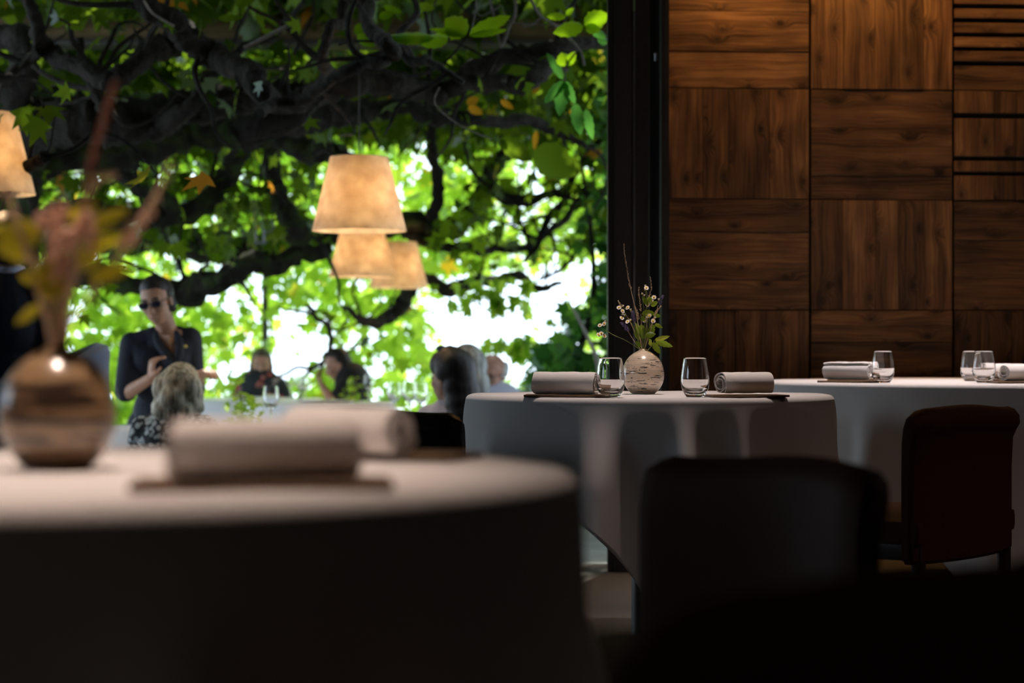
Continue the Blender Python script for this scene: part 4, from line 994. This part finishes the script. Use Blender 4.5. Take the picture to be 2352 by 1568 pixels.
# 5. man in black bending over his plate, in profile to the left
Y = 15.4
def crop(h, q, B, J): hcap(h, q, B, g=.004, low=.02); h.ell(q(0, .03, .095), (.05, .045, .03))
guest('person with short dark hair in black shirt leaning over the table, in profile', P(815, 0, Y).xy,
      dict(head=P(775, 838, Y), neck=P(797, 868, Y), chest=P(812, 893, Y), pelvis=V3(P(822, 0, Y).x, Y+.05, TZ+.50), shR=P(798, 884, Y-.15), shL=P(822, 876, Y+.15), elR=P(764, 922, Y-.20), elL=P(775, 925, Y+.2), wrR=P(741, 886, Y-.16), wrL=P(728, 932, Y+.1), pnR=(1, 0, 0), curlR=.8),
      skin3, 'black_shirt', black, crop, h_black, head_f=(-1, -.25, -.42), head_u=(-.3, 0, 1), chair='terrace chair under the dark-haired guest in black', cface=(-1, -.1, 0), torso=(.17, .12), vox=.010, hs=1.0)
# 6. long dark hair, sunglasses pushed up
Y = 9.5
def longh(h, q, B, J):
    hcap(h, q, B, g=.020); h.ell(q(0, .03, .066), (.076, .068, .070), B)
    for z, rx, ry, y in ((.0, .098, .085, -.045), (-.06, .106, .085, -.055), (-.12, .112, .085, -.06), (-.18, .115, .085, -.065), (-.24, .112, .08, -.07), (-.30, .10, .07, -.07)): h.ell(q(.012, y, z), (rx*.9, ry, .085), B)
rt, q6, B6 = guest('person with long dark brown hair and sunglasses pushed up on the head, seated', P(1040, 0, Y).xy,
      dict(head=P(1034, 868, Y), neck=P(1042, 925, Y), chest=P(1040, 1005, Y), pelvis=V3(P(1040, 0, Y).x, Y-.05, TZ+.50), shR=P(1100, 965, Y-.10), shL=P(985, 960, Y+.12), elR=P(1090, 1090, Y-.05), elL=P(955, 1080, Y+.15), wrR=P(1010, 1080, Y+.10), wrL=P(900, 1060, Y+.25)),
      skin1, 'blouse', lilac, longh, h_brown, head_f=(-.80, .60, -.08), chair='terrace chair under the guest with long dark hair', cface=(-.6, .8, 0), torso=(.155, .10), sleeve='elbow')
glasses(rt, q6, mat('mirror_lens', (.10, .35, .55), .08, .3), name='sunglasses', up=lambda x, y, z: q6(x*.95, -.005+(y-.09)*.9+.02, .140+(z-.006)*.7))
# 7. grey hair behind her
Y = 10.6
def greyh(h, q, B, J): hcap(h, q, B, g=.018); h.ell(q(0, -.08, -.05), (.08, .05, .09)); h.ell(q(.065, -.04, -.05), (.035, .045, .07)); h.ell(q(0, -.07, .10), (.03, .03, .02))
guest('person with swept-back grey hair mostly hidden behind the long-haired guest', P(1072, 0, Y).xy,
      dict(head=P(1072, 858, Y), neck=P(1076, 905, Y), chest=P(1078, 980, Y), pelvis=V3(P(1078, 0, Y).x, Y, TZ+.50), shR=P(1135, 948, Y), shL=P(1020, 948, Y+.05), elR=P(1145, 1050, Y+.1), elL=P(1000, 1050, Y+.15), wrR=P(1110, 1030, Y+.36), wrL=P(1020, 1030, Y+.4)),
      skin2, 'shirt', shirt, greyh, h_grey, head_f=(-.35, 1, -.05), chair='terrace chair under the grey-haired guest', cface=(-.2, 1, 0), torso=(.165, .11), sleeve='long', hs=1.16)
# 8. balding man with white beard and glasses
Y = 12.6
def ring(h, q, B, J):
    for e in (-1, 1):
        for x, y, z, r in ((.070, -.03, .02, .020), (.066, -.055, .035, .022), (.072, .005, .0, .012)): h.ell(q(e*x, y, z), (r, r*1.5, r*1.9), B)
    for x in (-.04, 0, .04): h.ell(q(x, -.092, .01), (.03, .022, .05), B)
rt, q8, B8 = guest('person with bald forehead, white beard and glasses in a pale shirt, facing us', P(1140, 0, Y).xy,
      dict(head=P(1129, 862, Y), neck=P(1138, 900, Y), chest=P(1140, 950, Y), pelvis=V3(P(1140, 0, Y).x, Y+.05, TZ+.50), shR=P(1085, 925, Y), shL=P(1196, 925, Y), elR=P(1075, 1010, Y-.1), elL=P(1205, 1010, Y-.1), wrR=P(1095, 1000, Y-.35), wrL=P(1180, 1000, Y-.35)),
      skin3, 'pale_shirt', shirt, ring, h_white, head_f=(-.45, -1, -.22), chair='terrace chair under the white-bearded guest', cface=(-.1, -1, 0), torso=(.18, .12), sleeve='long', hs=1.1)
bd = Vol()
for x, y, z, r in ((0, .052, -.098, .030), (-.035, .04, -.078, .026), (.035, .04, -.078, .026), (-.055, .015, -.05, .020), (.055, .015, -.05, .020), (-.062, .0, -.02, .014), (.062, 0, -.02, .014)): bd.ell(q8(x, y, z), (r*1.1, r, r*1.15), B8)
bd.chain([q8(-.03, .085, -.052), q8(0, .097, -.043), q8(.03, .085, -.052)], [.006, .008, .006]); part('beard', bd, .006, h_white, rt)
glasses(rt, q8)
# ------------------------------------------------------------------ terrace furniture
def terrace_table(px, Y, r, label, clabel, seed):
    x = P(px, 0, Y).x; t = thing('terrace_table', label, 'table', (x, Y, TZ))
    link('tabletop', lathe_me([(0, .715), (r-.01, .715), (r-.006, .72), (r-.006, .742), (0, .747)], 64), M['board'], t); link('pedestal', lathe_me([(0, 0), (.2, 0), (.2, .02), (.05, .04), (.04, .715), (0, .715)], 24), M['metal'], t)
    return cloth(None, r*2+.56, R(20+seed*9), 10, .05, seed, clabel, grp=None, xyzr=(x, Y, TZ+.75, r), mname='tlinen')
M['tlinen'] = cloth_mat('terrace_linen', (.80, .82, .86))
terrace_table(560, 15.9, .62, 'terrace table in front of the guest in the floral top', 'white cloth on the terrace table before the guest in the floral top', 21)
terrace_table(395, 10.05, .42, 'terrace table between the blonde guest and the waitress', 'white cloth on the terrace table between blonde guest and waitress', 22)
terrace_table(735, 14.9, .55, 'terrace table where the guest in black leans', 'white cloth on the table where the guest in black leans', 23)
terrace_table(985, 11.0, .50, 'terrace table before the long-haired guest', 'white cloth on the terrace table before the long-haired guest', 24)
WG = lathe_me([(0, 0), (.034, 0), (.034, .002), (.006, .006), (.0035, .012), (.0035, .085), (.008, .092), (.028, .108), (.040, .135), (.041, .155), (.034, .205), (.0332, .205), (.0400, .155), (.039, .136), (.027, .110), (.006, .096), (0, .095)], 32); WG.materials.append(M['glass'])
i = 0
for px, Y, lab in ((622, 9.75, 'stemmed wine glass between the blonde guest and the pole'), (690, 15.1, 'stemmed wine glass near the sleeve of the floral top'), (848, 14.8, 'stemmed wine glass right of the guest in black'), (905, 11.0, 'leftmost stemmed glass on the table before the long-haired guest'), (940, 11.15, 'middle stemmed glass on the table before the long-haired guest'), (966, 10.9, 'stemmed glass closest to the long-haired guest'), (700, 14.7, 'stemmed glass at the left end of the table under the guest in black'), (668, 15.9, 'tall stemmed glass at the right end of the floral guest table')):
    o = link('wine_glass', WG, None, None, lab, 'glass', 'wine glasses on the terrace tables'); o.location = (P(px, 0, Y).x, Y, TZ+.752); i += 1
terrace_table(640, 9.8, .30, 'small side table on the terrace holding a wine glass', 'white cloth on the small side table with one wine glass', 26)
PL = lathe_me([(0, 0), (.07, 0), (.12, .012), (.135, .018), (.134, .021), (.118, .015), (.07, .005), (0, .005)], 40); PL.materials.append(mat('porcelain', (.8, .82, .86), .15))
for px, Y, lab in ((720, 14.6, 'white plate at the left on the table under the guest in black'), (775, 14.65, 'white plate in the middle of the table under the guest in black'), (560, 15.6, 'white plate on the table before the floral top'), (960, 10.75, 'white plate on the table before the long-haired guest')):
    o = link('plate', PL, None, None, lab, 'plate', 'plates on the terrace tables'); o.location = (P(px, 0, Y).x, Y, TZ+.752)
# terrace flowers: green sprigs on the tables
def sprig(px, py0, py1, Y, label, n, s_, m_, seed):
    rg = random.Random(seed); t = thing('potted_sprig', label, 'plant', tuple(P(px, py0, Y)))
    b = MB(); pts = [P(px, py0, Y), P(px+rg.uniform(-6, 6), (py0+py1)/2, Y), P(px+rg.uniform(-10, 10), py1, Y)]; b.tube(catmull(pts, 6), .005, 6); b.build('stem', M['stem'], t)
    c = catmull(pts, 10); leaves('foliage', [tuple(rg.choice(c)+V3(rg.gauss(0, s_), rg.gauss(0, s_), rg.gauss(0, s_*.7))) for _ in range(n)], .05, m_, t, droop=0)
    b = MB(); b.ball(P(px, py0, Y)+V3(0, 0, .0), (.035, .035, .03), 12, 8); b.build('pot', M['tlinen'], t)
sprig(560, 1005, 905, 9.9, 'green leafy sprig on a terrace table right of the blonde guest', 110, .045, M['leafA'], 4)
sprig(812, 942, 870, 14.75, 'green sprig on the table in front of the guest in black', 50, .04, M['leafA'], 5)
# terrace armchair behind the nearest vase
ac = thing('terrace_armchair', 'blue-grey curved armchair partly hidden behind the blurred bronze vase', 'armchair', (P(128, 0, 8.75).x, 8.75, TZ))
def shell(z0, z1, th, r, wid, x0, y0, Yrot):
    vs = []; fs = []; n = 28; m = 8
    for i in range(n+1):
        a = Yrot+(-1+2*i/n)*wid
        hz = z1-.16*(abs(-1+2*i/n))**2
        ring_ = [(r, z0), (r+.01, z0+(hz-z0)*.5), (r+.03, hz-.03), (r+.02, hz), (r-th*.5, hz+.012), (r-th, hz-.02), (r-th, z0+(hz-z0)*.5), (r-th, z0)]
        for rr, z in ring_: vs.append((x0+rr*math.cos(a), y0+rr*math.sin(a), z))
    for i in range(n):
        for k in range(m): fs.append((i*m+k, i*m+(k+1) % m, (i+1)*m+(k+1) % m, (i+1)*m+k))
    fs.append(tuple(range(m))); fs.append(tuple(reversed([n*m+k for k in range(m)])))
    return mesh(vs, fs)
gm = cloth_mat('grey_blue_upholstery', (.20, .22, .30), 120); dk = mat('dark_shell', (.02, .02, .018), .6)
link('backrest', shell(.35, 1.15, .05, .20, 1.9, 0, 0, R(20)), gm, ac)
link('inner_shell', shell(.40, 1.12, .03, .149, 1.85, 0, 0, R(20)), dk, ac)
link('seat', lathe_me([(0, .36), (.12, .36), (.14, .39), (.135, .45), (.10, .47), (0, .475)], 36), dk, ac)
for a in range(4): b = MB(); an = a*1.5708+.6; b.tube([(.17*math.cos(an), .17*math.sin(an), .36), (.22*math.cos(an), .22*math.sin(an), 0)], [.02, .014], 10); b.build('leg', M['cleg'], ac, world=False)
# ------------------------------------------------------------------ flowers in the two vases
fr = random.Random(9)
def daisy_head(parent, px, py, Y, r=.0074, seed=0, closed=False):
    c = P(px, py, Y+fr.uniform(-.012, .012)); rg = random.Random(seed*13+7)
    nrm = Vector((rg.uniform(-.7, .7), -1, rg.uniform(-.1, .9))).normalized(); a = nrm.cross(V3(0, 0, 1)).normalized(); b_ = nrm.cross(a)
    if closed: nrm = Vector((rg.uniform(-.5, .5), -.2, 1)).normalized(); a = nrm.cross(V3(0, 1, 0)).normalized(); b_ = nrm.cross(a); r *= .78
    n = 17; vs = []; fs = []
    for k in range(n):
        an = 2*math.pi*k/n+rg.uniform(-.05, .05); d = a*math.cos(an)+b_*math.sin(an); s = nrm.cross(d); L_ = r*rg.uniform(.9, 1.08); up_ = nrm*(r*.9 if closed else r*.15); o = len(vs); w_ = r*.17
        vs += [c+d*r*.25-s*w_*.6, c+d*r*.25+s*w_*.6, c+d*L_*.75*(.6 if closed else 1)+s*w_+up_*.7, c+d*L_*(.55 if closed else 1)+up_, c+d*L_*.75*(.6 if closed else 1)-s*w_+up_*.7]
        fs.append((o, o+1, o+2, o+3, o+4))
    pet = MB(); pet.add(vs, fs); o = pet.build('flower_head', M['petal'], parent)
    B = Matrix((a, b_, nrm)).transposed(); d = MB(); d.ball(c+nrm*r*.12, (r*.44, r*.44, r*.28), 12, 8, B); d.build('flower_centre', M['pollen'], o)
def stem(parent, pts, Y, r=.0011, m='stem', name='stem', dy=0.0):
    b = MB(); n = len(pts); b.tube(catmull([P(x, y, Y+dy*i/(n-1)) for i, (x, y) in enumerate(pts)], 6), r, 7); return b.build(name, M[m], parent)
VX, VY0, VYD = 1477.5, 806, 5.85
def bouq(name, label, cat, grp=None): return thing(name, label, cat, tuple(P(VX, 812, VYD)), grp)
def C(x, y): return (1380+x/4.356, 560+y/4.356)     # picture points read off an enlarged view
root_pt = [(VX-1, 812), (VX-2, 803)]
# daisy sprays
sprays = [('spray of small daisies leaning far left out of the vase', [[(1475, 806), (1440, 783), (1415, 772), (1400, 764), (1391, 757)]], [(1374.6, 768.6, 0), (1381, 766, 0), (1388, 771, 0), (1378, 747, 0), (1388, 743.5, 0), (1391.5, 739.5, 1)]),
          ('daisy spray left of the tall grass stalk', [[(1475, 806), (1462, 770), (1452, 745), (1440, 725), (1430, 712), (1424, 704)], [(1458, 745), (1455, 728), (1447, 712), (1442, 706)]], [(*C(182, 638), 0), (*C(218, 625), 1), (*C(217, 672), 0), (*C(212, 708), 1), (*C(210, 742), 0), (*C(235, 720), 1), (*C(270, 637), 0), (*C(303, 665), 1), (*C(320, 703), 1), (*C(268, 778), 0), (*C(298, 768), 1)]),
          ('tall daisy spray at the top of the middle bouquet', [[(1478, 806), (1480, 760), (1484, 720), (1485, 690), (1484, 665)], [(1482, 730), (1478, 700), (1475, 680)], [(1484, 710), (1495, 695), (1502, 685)]], [(*C(455, 440), 0), (*C(440, 465), 1), (*C(448, 425), 1), (*C(410, 505), 1), (*C(435, 522), 1), (*C(532, 535), 0), (*C(515, 577), 1), (*C(578, 562), 1), (*C(467, 605), 0)]),
          ('daisy spray low at the right side of the middle bouquet', [[(1479, 806), (1486, 775), (1492, 752), (1497, 738)], [(1488, 765), (1486, 745), (1482, 735)], [(1492, 752), (1491, 735), (1491, 725)]], [(*C(483, 717), 0), (*C(440, 765), 0), (*C(523, 770), 0), (*C(540, 745), 1), (*C(467, 740), 1)])]
k = 0
for lab, sts, heads in sprays:
    t = bouq('daisy_spray', lab, 'flower', 'daisy sprays in the black-streaked vase')
    for pts in sts: stem(t, pts, VYD, .0011)
    for x, y, cl in heads: k += 1; daisy_head(t, x, y, VYD-.01, seed=k, closed=bool(cl)); e_ = sts[-1][-2] if cl else sts[0][-1]; stem(t, [(e_[0]*.4+x*.6, e_[1]*.5+y*.5+3), (x, y+1)], VYD-.005, .0005)
def seedhead(parent, pts, Y, r0, m, n=60, seed=1, sp=.004, name='seed_head'):
    rg = random.Random(seed); c = catmull([P(x, y, Y) for x, y in pts], 8); b = MB(); L_ = len(c)-1
    b.tube(c, r0*.3, 5)
    for i in range(n):
        t = i/n; j = t*L_; p = c[int(j)].lerp(c[min(int(j)+1, L_)], j % 1); w_ = sp*(1-.65*t); d = Vector((rg.gauss(0, 1), rg.gauss(0, 1), rg.gauss(.5, .5))).normalized()
        ax = (c[min(int(j)+1, L_)]-c[int(j)]).normalized(); dd = (d+ax*1.6).normalized(); q0 = p+d*w_*.3; b.tube([q0, q0+dd*w_*.8, q0+dd*w_*1.6], [r0*.5, r0, r0*.2], 5)
    return b.build(name, M[m], parent)
t = bouq('dry_grass_stalk', 'very tall thin dry grass stalk rising above the middle bouquet', 'grass')
stem(t, [(1475, 808), (1468, 760), (1458, 705), (1449, 665), (1443, 635)], VYD, .0011, 'straw'); seedhead(t, [(1449, 665), (1443, 635), (1438, 605), (1434, 580), (1433.5, 560)], VYD, .0011, 'straw', 80, 3, .0035)
for i, (lab, st, sd) in enumerate((('wheat-like grass head at the top right of the middle bouquet', [(1478, 808), (1484, 760), (1486, 715)], [(1486, 700), (1492, 680), (1496, 658), (1493, 636)]),
        ('dry grass head left of the topmost daisies', [(1477, 808), (1474, 760), (1472, 720)], [(1472, 715), (1470, 690), (1467, 675), (1468, 660)]),
        ('short dry grass tip beside the upper left daisies', [(1476, 808), (1450, 745), (1430, 712)], [(1428, 706), (1424, 699), (1420, 691)]),
        ('dry grass sprig in the middle of the daisies, behind the left spray', [(1476, 808), (1468, 755), (1462, 725)], [(1466, 735), (1463, 715), (1458, 704)]),
        ('grey-green grass sprig at the right under the dark lavender', [(1478, 808), (1495, 750), (1505, 720)], [(1505, 720), (1511, 712), (1518, 703)]))):
    t = bouq('dry_grass_stalk', lab, 'grass', 'dry grasses in the black-streaked vase'); stem(t, st, VYD+.015, .0008, 'straw'); seedhead(t, sd, VYD+.015, .0012, 'straw', 44, i+5, .0042)
for lab, st, sd in (('lavender head pointing left below the daisies', [(1476, 808), (1458, 785), (1445, 765), (1441, 758)], [(1443, 761), (1437, 752), (1430, 744), (1427, 742)]),
                    ('dark lavender head at the upper right of the bouquet', [(1479, 808), (1500, 740), (1512, 700)], [(1513, 697), (1518, 688), (1523, 680)]),
                    ('small lavender head between the left daisies and the leaves', [(1476, 808), (1465, 760), (1458, 740)], [(1456, 738), (1454, 726), (1453, 716)])):
    t = bouq('lavender_stem', lab, 'flower', 'lavender in the black-streaked vase'); stem(t, st, VYD-.01, .0008, 'straw'); seedhead(t, sd, VYD-.01, .0022, 'lav', 46, 9, .0062, 'flower_head')
def leafy(lab, st, specs, m_='leafB', tint=.8, Y=VYD, name='leafy_sprig', r=.0012, grp='leafy sprigs in the black-streaked vase', sm='stem'):
    t = bouq(name, lab, 'leaves', grp) if Y == VYD else thing(name, lab, 'leaves', tuple(P(133, 800, Y)), grp)
    stem(t, st, Y, r, sm)
    for j, s_ in enumerate(specs): leafobj('leaf', t, M[m_], [(s_[0], s_[1], s_[2]*(1 if Y > 3 else 1.35), Y+(.02*math.sin(j*2.1) if Y > 3 else .01*math.sin(j*2.1)), .35*math.cos(j*1.7))], Y, tint-.12*(j % 3))
lg = leaf_mat('bouquet_leaf', (.05, .12, .015), (.26, .40, .05), (.4, .45, .08), gloss=.06); M['lg'] = lg
leafy('sprig of three toothed leaves reaching right out of the middle vase', [(1480, 810), (1492, 800), (1500, 788), (1503, 780)], [(C(540, 960), C(692, 922), 11), (C(545, 972), C(722, 1028), 14), (C(520, 985), C(595, 1100), 15), (C(515, 990), C(475, 1000), 12), (C(505, 985), C(480, 950), 8)], 'lg', .95)
leafy('large leaf cluster behind the right daisies of the middle bouquet', [(1478, 808), (1484, 770), (1487, 735), (1490, 715)], [(C(410, 700), C(540, 690), 17), (C(520, 710), C(600, 725), 10), (C(470, 620), C(425, 525), 11), (C(450, 590), C(520, 530), 13), (C(500, 620), C(572, 575), 12), (C(440, 740), C(395, 760), 13), (C(540, 800), C(620, 840), 9)], 'lg', .85)
leafy('low leaf cluster just above the mouth of the middle vase', [(1477, 808), (1476, 785), (1474, 760)], [(C(410, 940), C(350, 790), 16), (C(430, 930), C(400, 800), 18), (C(440, 920), C(550, 900), 15), (C(450, 900), C(545, 850), 17), (C(430, 950), C(440, 830), 16), (C(400, 1030), C(345, 970), 10), (C(400, 960), C(335, 870), 13), (C(480, 840), C(550, 820), 12)], 'lg', .8)
# ---- blurred arrangement in the nearest vase
Y1 = 2.12
def near_(name, lab, cat): return thing(name, lab, cat, tuple(P(133, 800, Y1)), 'dried stalks in the bronze vase')
def fat(parent, pts, rpx, m_, name, Y=Y1, n=8): b = MB(); b.tube(catmull([P(x, y, Y) for x, y in pts], 6), [r/F*Y for r in rpx], n, gnarl=.3, seed=2); return b.build(name, M[m_], parent)
t = near_('dry_red_stalk', 'blurred tall dark red stalk rising from the bronze vase', 'stalk'); fat(t, [(128, 815), (135, 700), (165, 560), (195, 450), (215, 360), (245, 260), (268, 185)], [3, 3, 4, 6, 8, 9, 5], 'redstraw', 'stem')
t = near_('dry_stalk', 'blurred tan stalk bending right with a seed head, from the bronze vase', 'stalk'); fat(t, [(135, 815), (165, 740), (225, 650), (290, 560), (340, 490), (375, 420), (395, 370)], [3, 4, 5, 10, 12, 7, 4], 'straw', 'stem'); seedhead(t, [(275, 580), (320, 515), (350, 490)], Y1, .003, 'pinkpod', 40, 4, .010)
t = near_('dry_stalk', 'blurred tan stalk leaning left out of the bronze vase', 'stalk'); fat(t, [(130, 815), (118, 760), (98, 690), (75, 610), (45, 530), (15, 440), (-10, 400)], [4, 9, 9, 8, 7, 7, 4], 'straw', 'stem')
t = near_('dry_stalk', 'blurred pinkish stem bundle curling over at the top of the bronze vase', 'stalk'); fat(t, [(130, 815), (145, 720), (165, 600), (195, 470), (215, 420), (240, 402), (270, 405)], [4, 6, 6, 8, 9, 9, 6], 'straw', 'stem')
for i, (x, y, s_) in enumerate(((112, 500, 20), (138, 540, 26), (128, 575, 22), (190, 512, 18), (206, 525, 15), (155, 560, 18), (120, 598, 24), (135, 625, 16), (100, 515, 14), (205, 565, 14), (140, 485, 16))):
    t = near_('dry_bloom', 'blurred pink dried bloom in the cluster over the bronze vase', 'flower'); t['group'] = 'pink dried blooms over the bronze vase'
    fat(t, [(132, 812), (130+(x-130)*.3, 720), (x, y)], [2, 2, 2], 'straw', 'stem'); rg = random.Random(i); b = MB(); c = P(x, y, Y1+rg.uniform(-.02, .02)); s = s_*1.25/F*Y1
    for _ in range(16): b.ball(c+V3(rg.gauss(0, s*.45), rg.gauss(0, s*.45), rg.gauss(0, s*.5)), s*rg.uniform(.28, .45), 7, 5)
    b.build('bloom', M['pinkpod'], t)
M['lnear'] = leaf_mat('sprig_yellow_leaf', (.26, .26, .02), (.62, .60, .05), (.5, .4, .08), gloss=.05, tfac=.4)
leafy('blurred yellow-green leaves spreading left over the bronze vase', [(130, 812), (120, 700), (85, 590), (50, 540)], [((85, 560), (-30, 520), 34), ((80, 590), (-20, 560), 28), ((60, 640), (125, 600), 20), ((95, 545), (20, 500), 26), ((95, 700), (35, 745), 20), ((80, 650), (45, 625), 18)], 'lnear', .85, Y1, r=.0018, grp='leafy sprigs in the bronze vase')
leafy('blurred yellow-green leaves spreading right over the bronze vase', [(135, 812), (140, 720), (150, 640), (175, 560)], [((150, 500), (232, 468), 26), ((190, 530), (300, 480), 26), ((200, 640), (310, 612), 32), ((175, 620), (235, 560), 34), ((200, 560), (290, 540), 24), ((110, 690), (120, 610), 50), ((90, 650), (150, 640), 36)], 'lnear', .8, Y1, r=.0018, grp='leafy sprigs in the bronze vase')
t = near_('dry_stalk', 'blurred brown stem bundle standing upright in the mouth of the bronze vase', 'stalk')
for i in range(7): fat(t, [(122+i*5, 815), (112+i*8, 740), (104+i*10, 650), (98+i*14, 590)], [4, 4, 4, 3], 'redstraw' if i % 2 else 'straw', 'stem', Y1+.004*(i % 3))
